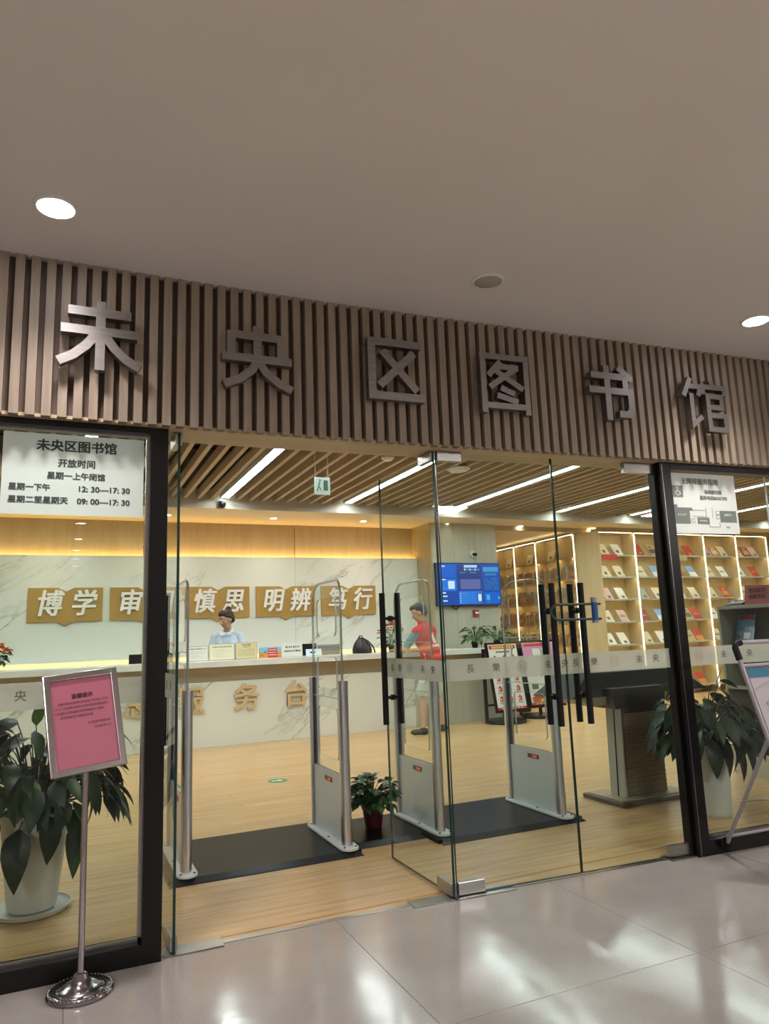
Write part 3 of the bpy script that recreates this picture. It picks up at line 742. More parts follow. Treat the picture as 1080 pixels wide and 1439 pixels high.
# desk cards
def card(x0, x1, z1, y, label, mt, lines, head=True, group=None, frame=None, lean=.02, extra=None):
    xm = (x0 + x1) / 2
    t = thing('counter_sign', label, 'sign', (xm, y, 1.127), 0, group)
    if frame:
        part('stand', MB().hexa([(x0 - .008, y, 1.127), (x1 + .008, y, 1.127), (x1 + .008, y + .06, 1.127), (x0 - .008, y + .06, 1.127)],
                                [(x0 - .008, y + lean, z1 + .008), (x1 + .008, y + lean, z1 + .008), (x1 + .008, y + lean + .008, z1 + .008), (x0 - .008, y + lean + .008, z1 + .008)]), frame, t)
    part('card', MB().hexa([(x0, y - .004, 1.135), (x1, y - .004, 1.135), (x1, y, 1.135), (x0, y, 1.135)],
                           [(x0, y + lean - .004, z1), (x1, y + lean - .004, z1), (x1, y + lean, z1), (x0, y + lean, z1)]), mt, t)
    if not frame:
        part('foot', MB().box(x0, x1, y, y + .07, 1.127, 1.133), mt, t)
    H = z1 - 1.135
    pr_ = MB(); cols = [ink, mat('blue_print', (.25, .38, .75), .6), mat('pale_print', (.45, .43, .30), .6)]
    def q(u0, u1, v0, v1, c):
        pr_.cur = c; ya = lambda v: y - .006 + lean * v
        pr_.quad((x0 + (x1 - x0) * u0, ya(v0), 1.135 + H * v0), (x0 + (x1 - x0) * u1, ya(v0), 1.135 + H * v0), (x0 + (x1 - x0) * u1, ya(v1), 1.135 + H * v1), (x0 + (x1 - x0) * u0, ya(v1), 1.135 + H * v1))
    rnd = random.Random(x0)
    for (u0, u1, v, h_, c, w_) in lines:
        u = u0
        while u < u1 - w_ * .5:
            ww = w_ * rnd.uniform(.5, 1.0); q(u, min(u + ww, u1), v, v + h_ * rnd.uniform(.8, 1), c); u += w_ * 1.25
    if extra: extra(q)
    part('print', pr_, cols, t)['kind'] = 'stuff'
    return t
cream = mat('cream_card', (.80, .76, .55), .6); cream2 = mat('cream_card2', (.72, .62, .32), .6); wcard = mat('white_card', (.76, .76, .68), .6); bcard = mat('blue_card', (.68, .80, .88), .6)
silver = mat('card_silver', (.45, .45, .42), .3, .6)
txt = lambda: [(.1, .9, .80, .07, 0, .05)] + [(.12, .7 + .2 * math.sin(i * 2), .62 - .11 * i, .035, 2, .04) for i in range(5)]
card(1.60, 1.87, 1.325, 10.25, 'framed cream notice card on the counter, left of the woman', wcard, txt(), frame=silver)
card(1.90, 2.235, 1.345, 10.25, 'framed cream notice card with a blue mark, on the counter in front of the woman', cream, txt(), frame=silver)
card(2.265, 2.56, 1.35, 10.25, 'framed yellowish notice card on the counter, right of the card with the blue mark', cream2, [(.3, .75, .84, .08, 0, .05), (.35, .7, .72, .05, 0, .04)] + [(.1, .9, .55 - .12 * i, .07, 2, .05) for i in range(4)], frame=silver)
card(2.92, 3.235, 1.335, 10.25, 'white printed counter sign with two lines of black characters', wcard, [(.2, .85, .60, .14, 0, .07), (.15, .9, .32, .14, 0, .07)])
card(3.28, 3.52, 1.225, 10.22, 'small pale blue counter sign with dark characters beside the monitor', bcard, [(.25, .75, .35, .3, 0, .2)])
# colourful brochure
bro = thing('brochure', 'small red and blue folded brochure standing on the counter beside the cards', 'brochure', (2.76, 10.25, 1.127))
b = MB(); b.hexa([(2.60, 10.245, 1.128), (2.92, 10.245, 1.128), (2.92, 10.30, 1.128), (2.60, 10.30, 1.128)], [(2.60, 10.262, 1.275), (2.92, 10.262, 1.275), (2.92, 10.266, 1.275), (2.60, 10.266, 1.275)])
part('cover', b, mat('bro_orange', (.75, .28, .08), .5), bro)
b = MB(); cols = [mat('bro_blue', (.15, .5, .75), .5), mat('bro_red', (.62, .04, .03), .5), white_letter, mat('bro_green', (.10, .30, .08), .5)]
def bq(x0, x1, z0, z1, c, e=0.0):
    b.cur = c; yy = lambda z: 10.243 + .017 * (z - 1.128) / .147 - e
    b.quad((x0, yy(z0), z0), (x1, yy(z0), z0), (x1, yy(z1), z1), (x0, yy(z1), z1))
bq(2.605, 2.915, 1.21, 1.272, 0); bq(2.72, 2.86, 1.135, 1.262, 1, .001); bq(2.73, 2.85, 1.235, 1.243, 2, .002); bq(2.73, 2.84, 1.20, 1.208, 2, .002); bq(2.73, 2.85, 1.165, 1.173, 2, .002); bq(2.67, 2.70, 1.19, 1.225, 3, .001); bq(2.62, 2.65, 1.15, 1.175, 3, .001)
part('print', b, cols, bro)['kind'] = 'stuff'

def monitor(x0, x1, z0, z1, y, label, col=black_plastic):
    xm = (x0 + x1) / 2
    t = thing('computer_monitor', label, 'monitor', (xm, y, .80))
    part('shell', MB().hexa([(x0, y, z0), (x1, y, z0), (x1, y + .035, z0), (x0, y + .035, z0)], [(x0, y, z1), (x1, y, z1), (x1, y + .03, z1), (x0, y + .03, z1)]), col, t, bev=.005)
    part('neck', MB().box(xm - .03, xm + .03, y - .03, y + .005, .76, (z0 + z1) / 2), col, t)
    part('foot', MB().box(xm - .12, xm + .12, y - .10, y + .08, .75, .765), col, t)
    part('screen', MB().box(x0 + .012, x1 - .012, y + .034, y + .037, z0 + .015, z1 - .012), mat('dark_screen', (.02, .02, .03), .1), t)
dk = thing('work_desk', 'inner work desk hidden behind the service counter', 'desk', (2.5, 10.8, 0))
part('desk_top', MB().box(-1.0, 4.6, 10.61, 10.90, .72, .75), wall_wood, dk)
for x in (-.95, 1.7, 4.5): part('leg', MB().box(x, x + .05, 10.62, 10.88, 0, .72), wall_wood, dk)
monitor(.88, 1.20, .98, 1.25, 10.72, 'black monitor rising behind the counter, left of the black post')
monitor(1.24, 1.56, .98, 1.25, 10.72, 'black monitor behind the counter between the black post and the first gate')
monitor(3.33, 3.60, .98, 1.30, 10.68, 'black monitor behind the pale blue counter sign')
monitor(3.62, 3.98, .98, 1.275, 10.68, 'grey-backed monitor behind the counter, seen through the second gate', mat('grey_shell', (.14, .145, .14), .5))

# backpack / black bag on the counter
bp = thing('handbag', 'black leather bag slumped on the counter under the rightmost gold board', 'bag', (4.23, 10.35, 1.127))
b = MB(); n = 14
prof = [(.15, .13, 0.0), (.155, .13, .05), (.135, .11, .12), (.09, .08, .18), (.035, .035, .225), (.02, .02, .24)]
for i, (rx, ry, z) in enumerate(prof):
    for k in range(n):
        a = 2 * math.pi * k / n; wv = 1 + .07 * math.sin(3 * a + i)
        b.v.append((4.23 + rx * wv * math.cos(a) - (.01 * i), 10.36 + ry * wv * math.sin(a), 1.127 + z))
for i in range(len(prof) - 1):
    for k in range(n): b.f.append((i * n + k, i * n + (k + 1) % n, (i + 1) * n + (k + 1) % n, (i + 1) * n + k)); b.m.append(0)
b.f.append(tuple(range(n))[::-1]); b.m.append(0); b.f.append(tuple((len(prof) - 1) * n + k for k in range(n))); b.m.append(0)
leather = mat('leather', (.012, .012, .013), .35)
part('body', b, leather, bp, smooth=60)
part('strap', MB().tube([(4.19, 10.28, 1.36), (4.27, 10.22, 1.30), (4.34, 10.21, 1.22), (4.37, 10.22, 1.15), (4.38, 10.25, 1.135)], .012, 8), leather, bp, smooth=60)
part('handle', MB().tube([(4.15, 10.34, 1.34), (4.17, 10.33, 1.39), (4.21, 10.33, 1.39), (4.22, 10.34, 1.34)], .008, 8), leather, bp, smooth=60)

# ================================================================== PLANTS
def leaf_mesh(name, L, W_, droop, mt, heart=False, fold=.18, n=7):
    b = MB()
    for i in range(n + 1):
        t = i / n
        wv = W_ / 2 * (math.sin(math.pi * min(1, t ** (.62 if not heart else .45))) ** .9 if t < 1 else 0)
        if heart: wv = W_ / 2 * math.sin(math.pi * (1 - (1 - t) ** 1.5 * .92) if t > 0 else .08)
        if i == 0: wv = max(wv, W_ * .05)
        xx = L * t * (1 - .18 * droop * t); zz = -droop * L * t * t * .55
        b.v += [(xx, -wv, zz + wv * fold), (xx, 0, zz), (xx, wv, zz + wv * fold)]
    for i in range(n):
        a = i * 3; b.f += [(a, a + 1, a + 4, a + 3), (a + 1, a + 2, a + 5, a + 4)]; b.m += [0, 0]
    return b.mesh(name, mt, smooth=80)
def rot_to(d, roll=0.0):
    """rotation whose +X points along d"""
    d = Vector(d).normalized(); z = Vector((0, 0, 1))
    y = z.cross(d)
    if y.length < 1e-3: y = Vector((0, 1, 0))
    y.normalize(); z2 = d.cross(y)
    m = Matrix((d, y, z2)).transposed()
    return (m @ Matrix.Rotation(roll, 3, 'X')).to_euler()
BIGLEAF = [leaf_mesh('leaf', .26, .115, .55, leaf_mats[0]), leaf_mesh('leaf', .22, .10, .9, leaf_mats[0]), leaf_mesh('leaf', .24, .09, .3, leaf_mats[1]), leaf_mesh('leaf', .20, .075, .2, leaf_mats[2])]
def big_plant(root, cx, cy, z0, n, spread, zlo, zhi, seed, extra=[], R0=.15):
    rnd = random.Random(seed); stems = MB(); off = worldloc(root)
    specs = []
    for i in range(n):
        a = rnd.uniform(0, 2 * math.pi); f = rnd.random()
        r = spread * (.15 + .85 * math.sqrt(rnd.random()))
        z = zlo + (zhi - zlo) * (1 - (r / spread) ** 2 * .60) * (.35 + .65 * rnd.random())
        specs.append((a, r, z, None))
    for a, r, z, kk in specs:
        base = Vector((cx + .04 * math.cos(a), cy + .04 * math.sin(a), z0))
        tip = Vector((cx + r * math.cos(a), cy + r * math.sin(a), z))
        mid = Vector((cx + r * .45 * math.cos(a), cy + r * .45 * math.sin(a), z0 + (z - z0) * .65 + .06))
        pts = [base.lerp(mid, t).lerp(mid.lerp(tip, t), t) for t in (0, .25, .5, .75, 1)]
        stems.tube(pts, [.005, .0045, .004, .0035, .003], 5)
        out = Vector((math.cos(a), math.sin(a), 0))
        pitch = .65 - 1.5 * (r / spread) + rnd.uniform(-.7, .3)
        d = out + Vector((0, 0, pitch)); az = rnd.uniform(-.4, .4); d.rotate(Euler((0, 0, az)))
        me = BIGLEAF[rnd.choices((0, 1, 2, 3), (5, 5, 3, .5))[0]]
        o = link('leaf', me, root, tip - off, rot_to(d, rnd.uniform(-.5, .5))); s = rnd.uniform(.55, 1.05); o.scale = (s, s, s)
    for (p, d, s, k) in extra:
        p = Vector(p); base = Vector((cx, cy, z0)); mid = base.lerp(p, .5) + Vector((0, 0, .08))
        pts = [base.lerp(mid, t).lerp(mid.lerp(p, t), t) for t in (0, .25, .5, .75, 1)]
        stems.tube(pts, [.005, .0045, .004, .0035, .003], 5)
        o = link('leaf', BIGLEAF[k], root, p - off, rot_to(d, 0)); o.scale = (s, s, s)
        if k == 3: o['label'] = 'pale young leaf'
    part('stem', stems, stem_mat, root, smooth=60)
pot_white = noisy('pot_white', (.56, .56, .50), (.60, .60, .54), 4, .35)
# left planter
pl = thing('potted_plant', 'large leafy plant in a white pot on a saucer inside the left pane', 'plant', (-.09, 4.62, 0))
part('pot', MB().lathe([(.118, .02), (.125, .035), (.150, .25), (.172, .46), (.182, .50), (.185, .515), (.172, .515), (.165, .49)], (-.09, 4.62, 0), 36), pot_white, pl, smooth=50)
part('saucer', MB().lathe([(.13, 0), (.185, .006), (.20, .03), (.192, .032), (.175, .014), (.12, .012)], (-.09, 4.62, 0), 36), pot_white, pl, smooth=50)
part('soil', MB().lathe([(.165, .47), (.165, .49), (.05, .50)], (-.09, 4.62, 0), 24), soil, pl)
big_plant(pl, -.09, 4.62, .48, 180, .42, .46, 1.08, 11, extra=[
    ((-.10, 4.42, .985), (.15, -.3, 1), .9, 3), ((-.16, 4.40, .47), (-.1, -.5, -1), 1.25, 0), ((-.02, 4.38, .52), (.15, -.5, -1), 1.15, 1),
    ((.06, 4.42, .55), (.5, -.4, -1), 1.1, 0), ((-.26, 4.42, .53), (-.4, -.4, -1), 1.1, 1), ((.10, 4.45, .45), (.1, -.2, -1), 1.2, 2),
    ((.20, 4.45, .70), (.7, -.2, -.6), 1.25, 0), ((.24, 4.50, .93), (1, -.1, -.1), 1.0, 1), ((.22, 4.5, .82), (1, 0, -.7), 1.0, 2),
    ((.16, 4.48, .62), (.5, -.1, -1), 1.1, 1), ((.24, 4.5, .66), (.35, 0, -1), .95, 2), ((-.2, 4.4, .95), (-.8, -.3, .6), 1.0, 2)])
# right planter
pl = thing('potted_plant', 'dark leafy plant in a tall white cylinder pot inside the right pane', 'plant', (4.46, 4.18, 0))
part('pot', MB().lathe([(.128, .0), (.135, .012), (.137, .03), (.150, .25), (.160, .49), (.163, .505), (.152, .505), (.148, .48)], (4.46, 4.18, 0), 36), pot_white, pl, smooth=50)
part('soil', MB().lathe([(.148, .46), (.148, .48), (.05, .49)], (4.46, 4.18, 0), 24), soil, pl)
big_plant(pl, 4.46, 4.18, .48, 170, .36, .44, 1.03, 23, extra=[
    ((4.36, 4.02, .55), (-.2, -.4, -1), 1.1, 0), ((4.42, 4.0, .58), (.1, -.5, -1), 1.2, 0), ((4.60, 4.05, .52), (.2, -.4, -1), 1.15, 1), ((4.66, 4.1, .50), (.5, -.2, -1), 1.2, 0),
    ((4.28, 4.1, .93), (-1, -.3, .55), 1.0, 2), ((4.55, 4.1, .90), (.2, -.2, 1), 1.0, 3), ((4.22, 4.1, .62), (-.5, -.2, -1), 1.1, 1), ((4.74, 4.14, .45), (.3, -.2, -1), 1.1, 3)])

SMALL = [leaf_mesh('leaf', .085, .062, .5, leaf_mats[1], heart=True, n=5), leaf_mesh('leaf', .075, .055, .8, noisy('leaf_fresh', (.03, .085, .015), (.06, .14, .03), 14, .4), heart=True, n=5), leaf_mesh('leaf', .08, .06, .3, leaf_mats[0], heart=True, n=5)]
def small_plant(name, label, cx, cy, z, pr_, ph, potmat, n, rr, hh, seed, joined=False, scale=1.0, cat='plant', mats=None, group=None):
    t = thing(name, label, cat, (cx, cy, z), 0, group); rnd = random.Random(seed)
    part('pot', MB().lathe([(pr_ * .72, 0), (pr_ * .75, .01), (pr_ * .98, ph * .8), (pr_ * 1.06, ph * .82), (pr_ * 1.08, ph), (pr_ * .98, ph), (pr_ * .95, ph * .9)], (cx, cy, z), 26), potmat, t, smooth=45)
    part('soil', MB().lathe([(pr_ * .95, ph * .85), (pr_ * .95, ph * .9), (.02, ph * .93)], (cx, cy, z), 18), soil, t)
    st = MB(); fol = MB(); off = worldloc(t)
    for i in range(n):
        a = rnd.uniform(0, 2 * math.pi); el = math.asin(rnd.uniform(-.30, 1)); 
        k = .62 + .38 * rnd.random()
        p = Vector((cx + rr * k * math.cos(el) * math.cos(a), cy + rr * k * math.cos(el) * math.sin(a), z + ph + hh * .25 + hh * .75 * k * math.sin(el)))
        st.tube([(cx + .02 * math.cos(a), cy + .02 * math.sin(a), z + ph * .9), ((cx + p.x) / 2, (cy + p.y) / 2, (z + ph + p.z) / 2 + .03), tuple(p)], .0022 * scale, 5)
        d = Vector((math.cos(a), math.sin(a), math.sin(el) * .9 - .35 + rnd.uniform(-.4, .3))); e = rot_to(d, rnd.uniform(-.6, .6)); s = scale * rnd.uniform(.75, 1.2)
        me = (mats or SMALL)[rnd.randrange(3)]
        if joined:
            mt = e.to_matrix(); n0 = len(fol.v)
            fol.v += [tuple(p + mt @ (v.co * s)) for v in me.vertices]
            for pg in me.polygons: fol.f.append(tuple(q + n0 for q in pg.vertices)); fol.m.append(0)
        else:
            o = link('leaf', me, t, p - off, e); o.scale = (s, s, s)
    part('stem', st, stem_mat, t, smooth=60)
    if joined: f_ = part('foliage', fol, joined, t, smooth=80); f_['kind'] = 'stuff'
    return t
small_plant('potted_plant', 'small bushy green plant in a dark red pot on the black gate ramp', 2.115, 5.08, .030, .080, .16, mat('red_pot', (.055, .008, .008), .4), 160, .165, .20, 5)
jl = noisy('leaf_counter', (.05, .11, .03), (.10, .18, .06), 20, .4)
small_plant('potted_plant', 'small green plant on the counter below the television, left of its pair', 6.20, 10.33, 1.127, .06, .10, black_plastic, 52, .20, .28, 6, jl, 1.5, mats=BIGLEAF and [leaf_mesh('lf', .085, .045, .5, jl, n=4)] * 3)
small_plant('potted_plant', 'small green plant on the counter below the television, right of its pair', 6.66, 10.38, 1.127, .06, .10, black_plastic, 52, .20, .24, 8, jl, 1.5, mats=[leaf_mesh('lf', .085, .045, .5, jl, n=4)] * 3)
# orange flowers
fm = noisy('orange_petals', (.70, .17, .015), (.82, .30, .03), 20, .5)
def flowers(label, cx, cy, r, h, seed):
    t = small_plant('flower_arrangement', label, cx, cy, 1.127, .05, .09, black_plastic, 30, r * .9, h * .75, seed, leaf_mats[1], 1.1, cat='flowers')
    rnd = random.Random(seed); b = MB()
    for i in range(48):
        a = rnd.uniform(0, 6.28); k = rnd.random() ** .5; p = Vector((cx + r * k * math.cos(a), cy + r * k * math.sin(a), 1.127 + h * (.75 + .35 * (1 - k * k)) + rnd.uniform(-.03, .02)))
        for q in range(6):
            an = q * 1.05 + i; d = Vector((math.cos(an), math.sin(an), .6)) * .045
            s_ = Vector((-math.sin(an), math.cos(an), 0)) * .020
            b.quad(tuple(p), tuple(p + d * .6 - s_), tuple(p + d), tuple(p + d * .6 + s_))
    part('flower', b, fm, t)
flowers('orange flowers in a pot at the left edge of the counter', -.72, 10.35, .16, .28, 31)
flowers('orange flowers on the counter in front of the man in red', 4.74, 10.42, .20, .40, 32)

# low bushy planter by the poster stands, its hedge of small leaves
small_plant('potted_plant', 'round dark bushy plant standing behind the black poster stands', 7.36, 10.75, 0, .16, .95, black_plastic, 130, .34, .40, 9, leaf_mats[1], 1.0, mats=[leaf_mesh('lf', .07, .03, .3, leaf_mats[1], n=3)] * 3)

# ================================================================== SECURITY GATES
def rounded_slab(y0, y1, w_, z0, z1, cx):
    p = [];
    for k in range(9):
        a = R(180 + 180 * k / 8); p.append((cx + w_ * math.cos(a), y0 + w_ + w_ * math.sin(a)))
    for k in range(9):
        a = R(0 + 180 * k / 8); p.append((cx + w_ * math.cos(a), y1 - w_ + w_ * math.sin(a)))
    return p
lab = ['leftmost security gate panel, seen edge on behind the open left door', 'second security gate panel, left of the small potted plant', 'third security gate panel, seen through the open middle door', 'rightmost security gate panel, behind the closed door handles']
gate_dark = mat('gate_dark', (.05, .05, .06), .4)
for gi, (gx, y0, y1) in enumerate(((.735, 4.70, 5.34), (1.765, 4.70, 5.34), (2.45, 4.68, 5.32), (3.42, 4.60, 5.24))):
    t = thing('security_gate', lab[gi], 'security gate', (gx, y0, .03), 0, 'security gate panels behind the doors')
    part('foot_plate', MB().prismz(rounded_slab(y0 - .10, y1 + .06, .062, 0, 0, gx), .030, .048), white_paint, t, bev=.004)
    for sx in (-.04, .04):
        for yy in (y0 - .06, y0 + .25, y1): part('bolt', MB().tube([(gx + sx, yy, .048), (gx + sx, yy, .053)], .008, 8), gate_dark, t)
    part('lower_panel', MB().box(gx - .016, gx + .016, y0 + .03, y1 - .03, .048, .475), gate_white, t, bev=.002)
    # posts: half-round aluminium profiles
    for yy, s in ((y0, 1), (y1 - .01, -1)):
        b = MB(); n = 10; poly = []
        for k in range(n + 1):
            a = R(90 + 180 * k / n) if s > 0 else R(-90 + 180 * k / n)
            poly.append((gx + .034 * math.sin(a) * 0 + .034 * math.cos(R(180 * k / n)) * (1 if s > 0 else -1), yy - s * .034 * math.sin(R(180 * k / n))))
        poly = [(gx + .034, yy + s * .018)] + [(gx + .034 * math.cos(R(180 * k / n)), yy - s * .034 * math.sin(R(180 * k / n))) for k in range(n + 1)] + [(gx - .034, yy + s * .018)]
        part('post', MB().prismz(poly, .048, 1.10), alu, t, smooth=40)
        part('post_groove', MB().box(gx - .013, gx + .013, yy + s * .012, yy + s * .024, .05, 1.10), gate_dark, t)
    # acrylic sheet with windows
    ya, yb = .01, y1 - y0 - .02
    outer = [(ya, .475), (yb, .475), (yb, 1.55)]
    for k in range(9): a = R(90 * k / 8); outer.append((yb - .16 + .16 * math.cos(a), 1.62 + .17 * math.sin(a)))
    for k in range(9): a = R(90 + 90 * k / 8); outer.append((ya + .08 + .08 * math.cos(a), 1.69 + .10 * math.sin(a)))
    m_ = .10
    holes = [rrect(ya + m_, yb - m_, .56, .90, .035), rrect(ya + m_, yb - m_, 1.03, 1.25, .035), rrect(ya + m_, yb - m_, 1.40, 1.67, .05)]
    me = plate_mesh(outer, holes, .012, 'acrylic_sheet', acrylic, acrylic_edge)
    me.transform(Matrix.Rotation(R(90), 4, 'Z'))
    link('acrylic_sheet', me, t, Vector((gx, y0, 0)) - t.location)
    # rounded acrylic edge rods catching the light
    edge = [(gx, y0 + p[0], p[1]) for p in outer[2:]]
    part('edge_rod', MB().tube([(gx, y0 + .01, 1.08)] + list(reversed([(gx, y0 + p[0], p[1]) for p in outer[3:]])) [::-1][::-1] if False else [(gx, y0 + ya, 1.08)] + [(gx, y0 + p[0], p[1]) for p in reversed(outer[2:])] + [(gx, y0 + yb, 1.08)], .009, 8), glass('acrylic_rod', (.80, .84, .83), 1.5, 0.05, .10), t, smooth=60)
    for z in (.97, 1.33): part('cross_bar', MB().box(gx - .007, gx + .007, y0 + .03, y1 - .03, z, z + .006), acrylic_edge, t)
    d = part('display', MB().box(gx - .020, gx - .016, y0 + .22, y0 + .36, .405, .435), gate_dark, t)
    part('red_digits', MB().box(gx - .0212, gx - .0198, y0 + .24, y0 + .30, .412, .428), mat('red_led', (.6, .02, .01), .4, emit=(1, .08, .04), estr=.15), d)
# black ramps
ramps = [(.62, 1.84, 4.58, 5.50, 'wide black rubber ramp between the first and second gates'), (1.842, 2.36, 4.72, 5.42, 'short black base board carrying the small potted plant'), (2.362, 3.56, 4.50, 5.42, 'wide black rubber ramp between the third and fourth gates')]
for i, (xa, xb, ya, yb, lb) in enumerate(ramps):
    t = thing('gate_ramp', lb, 'ramp', ((xa + xb) / 2, ya, 0), 0, None)
    sk = .0 if i < 2 else -.04
    h_ = .028
    part('top_plate', MB().box(xa + .03, xb - .03, ya + .05, yb - .03, .0, h_), black_rubber, t, bev=.002)
    part('sloped_edge', MB().hexa([(xa, ya, .0), (xb, ya, .0), (xb - .03, ya + .05, .0), (xa + .03, ya + .05, .0)], [(xa + .004, ya + .004, .004), (xb - .004, ya + .004, .004), (xb - .03, ya + .05, h_), (xa + .03, ya + .05, h_)]), mat('ramp_edge', (.022, .025, .028), .3, .2), t)
    part('side_edge', MB().box(xa + .002, xa + .03, ya + .05, yb - .03, 0, h_ * .95), black_rubber, t)
    part('side_edge', MB().box(xb - .03, xb - .002, ya + .05, yb - .03, 0, h_ * .95), black_rubber, t)

# green floor sticker
t = thing('floor_sticker', 'round green and white exit sticker on the wood floor before the counter', 'sticker', (2.03, 7.32, .0))
part('disc', MB().lathe([(.095, .0), (.095, .0015)], (2.03, 7.32, .0), 30), mat('sticker_green', (.05, .27, .12), .5), t)
part('arrow', MB().prismz([(1.97, 7.305), (2.04, 7.305), (2.04, 7.28), (2.09, 7.32), (2.04, 7.36), (2.04, 7.335), (1.97, 7.335)], .0015, .0025), white_letter, t)

# ================================================================== SIGN STAND (pink notice)
sx, sy = .125, 3.475
st = thing('sign_stand', 'chrome pole sign stand with a silver frame holding a pink notice', 'sign stand', (sx, sy, 0))
part('base', MB().lathe([(.125, 0), (.130, .010), (.124, .020), (.108, .026), (.098, .024), (.090, .032), (.070, .036), (.050, .050), (.030, .060), (.026, .075), (.016, .080)], (sx, sy, 0), 48), chrome, st, smooth=50)
b = MB()
for k in range(48):
    a = 2 * math.pi * k / 48; b.ell((sx + .121 * math.cos(a), sy + .121 * math.sin(a), .021), (.006, .006, .004), 6)
part('beading', b, chrome, st, smooth=60)
part('pole', MB().tube([(sx, sy, .078), (sx - .005, sy, .90)], .0125, 20), chrome, st, smooth=50)
fr_ = Matrix.Rotation(R(-1.0), 3, 'Y') @ Matrix.Rotation(R(18), 3, 'X')
fr_ = Matrix.Rotation(R(7), 3, 'Z') @ Matrix.Rotation(R(-14), 3, 'X') @ Matrix.Rotation(R(-5), 3, 'Y')
fc = Vector((sx - .018, sy - .06, 1.083)); FW, FH = .30, .42
def fpart(name, bx, mt, bev=0, par=st, label=None):
    b = MB(); b.box(*bx); b.v = [tuple(fr_ @ Vector(p) + fc) for p in b.v]
    return part(name, b, mt, par, bev=bev, label=label)
hw, hh, fb_ = FW / 2, FH / 2, .028
fpart('frame_bar', (-hw, hw, -.014, .012, hh - fb_, hh), chrome, .004)
fpart('frame_bar', (-hw, hw, -.014, .012, -hh, -hh + fb_), chrome, .004)
fpart('frame_bar', (-hw, -hw + fb_, -.0145, .012, -hh, hh), chrome, .004)
fpart('frame_bar', (hw - fb_, hw, -.0145, .012, -hh, hh), chrome, .004)
fpart('backing', (-hw + .01, hw - .01, .002, .010, -hh + .01, hh - .01), steel)
nt_ = fpart('notice_sheet', (-hw + fb_ - .002, hw - fb_ + .002, -.003, .001, -hh + fb_ - .002, hh - fb_ + .002), mat('pink_paper', (.46, .135, .19), .45), label='pink printed notice sheet')
def ftext(s, x, z, size, mt, par, off=0.0, align='CENTER'):
    me = text_mesh(s, size, .0002, off, align, mats=mt); me.transform(Matrix.Rotation(R(90), 4, 'X'))
    me.transform(fr_.to_4x4()); o = link('lettering', me, par, fr_ @ Vector((x, -.0042, z)) + fc - worldloc(par)); return o
dark_pink_ink = mat('dark_pink_ink', (.05, .012, .02), .6)
mid_ink = mat('mid_pink_ink', (.17, .05, .07), .6)
ftext('温馨提示', 0, .108, .022, dark_pink_ink, nt_, .0006)
for i, s in enumerate(('    因图书馆设备维护和检修,于近期三天内', '行,为了给您带来更好的阅读体验请您及时', '归还图书,如有疑问请咨询服务台,谢谢', '      给您带来的不便敬请谅解')):
    ftext(s, -.113, .082 - i * .019, .0118, mid_ink, nt_, 0, 'LEFT')
ftext('未央区图书馆服务台', .105, -.010, .0105, mid_ink, nt_, 0, 'RIGHT'); ftext('2024年6月12日', .105, -.030, .0105, mid_ink, nt_, 0, 'RIGHT')

# ================================================================== NOTICES ON THE GLASS
n1 = thing('glass_notice', 'white opening hours notice stuck high on the left pane', 'notice', (.04, 3.68, 2.0))
part('sheet', MB().box(-.275, .352, 3.6815, 3.684, 2.012, 2.405), paper, n1)
YN = 3.680
text('未央区图书馆', (.045, YN, 2.345), .060, ink, n1, offset=.0018, spacing=1.0)
text('开放时间', (.045, YN, 2.262), .042, ink, n1, offset=.0011)
text('星期一上午闭馆', (.045, YN, 2.200), .037, ink, n1, offset=.0011)
text('星期一下午', (-.245, YN, 2.140), .0355, ink, n1, offset=.0011, align='LEFT')
text('12: 30—17: 30', (.050, YN, 2.140), .038, ink, n1, offset=.0010, align='LEFT', sx=1.05)
text('星期二至星期天', (-.245, YN, 2.080), .0355, ink, n1, offset=.0011, align='LEFT', sx=1.03)
text('09: 00—17: 30', (.050, YN, 2.080), .038, ink, n1, offset=.0010, align='LEFT', sx=1.05)
a2 = tang(4.0)
n2 = thing('glass_notice', 'white accessible service notice with a grey floor plan high on the right pane', 'notice', (3.97, yg(3.97), 2.0))
def n2box(x0, x1, z0, z1, off, mt, name='print', th=.0008):
    return part(name, obox_on(MB(), 3.665, 4.29, (x0 - 3.665) / .625, (x1 - 3.665) / .625, off - th, off, z0, z1), mt, n2)
n2box(3.672, 4.262, 1.99, 2.402, -.008, paper, 'sheet', .002)
def n2t(s, x, z, size, mt=green_ink, off=.0009, o2=-.0122, **k):
    (p, a) = pt(3.665, 4.29, (x - 3.665) / .625, o2); return text(s, (p[0], p[1], z), size, mt, n2, rz=a, offset=off, **k)
n2t('无障碍服务指南', 3.955, 2.345, .046); n2t('场地指引图', 4.06, 2.275, .030); n2t('服务电话86267392', 4.06, 2.235, .030)
n2box(3.715, 3.80, 2.235, 2.315, -.0105, green_ink)
(p, a) = pt(3.665, 4.29, (3.757 - 3.665) / .625, -.0125)
b = MB()
for k in range(10):
    t0, t1 = R(120 + 24 * k), R(144 + 24 * k)
    b.quad(*[(r_ * math.cos(t_), 0, r_ * math.sin(t_) - .008) for r_, t_ in ((.020, t0), (.020, t1), (.015, t1), (.015, t0))])
b.quad((-.004, 0, .02), (.001, 0, .02), (.004, 0, -.005), (-.001, 0, -.005)); b.quad((.0, 0, -.005), (.015, 0, -.005), (.015, 0, -.0), (.0, 0, 0)); b.quad((.012, 0, -.002), (.017, 0, 0), (.026, 0, -.02), (.021, 0, -.022))
b.add([(.005 * math.cos(k) - .004, 0, .005 * math.sin(k) + .027) for k in (0, 1.05, 2.1, 3.14, 4.2, 5.2)], [(0, 1, 2, 3, 4, 5)])
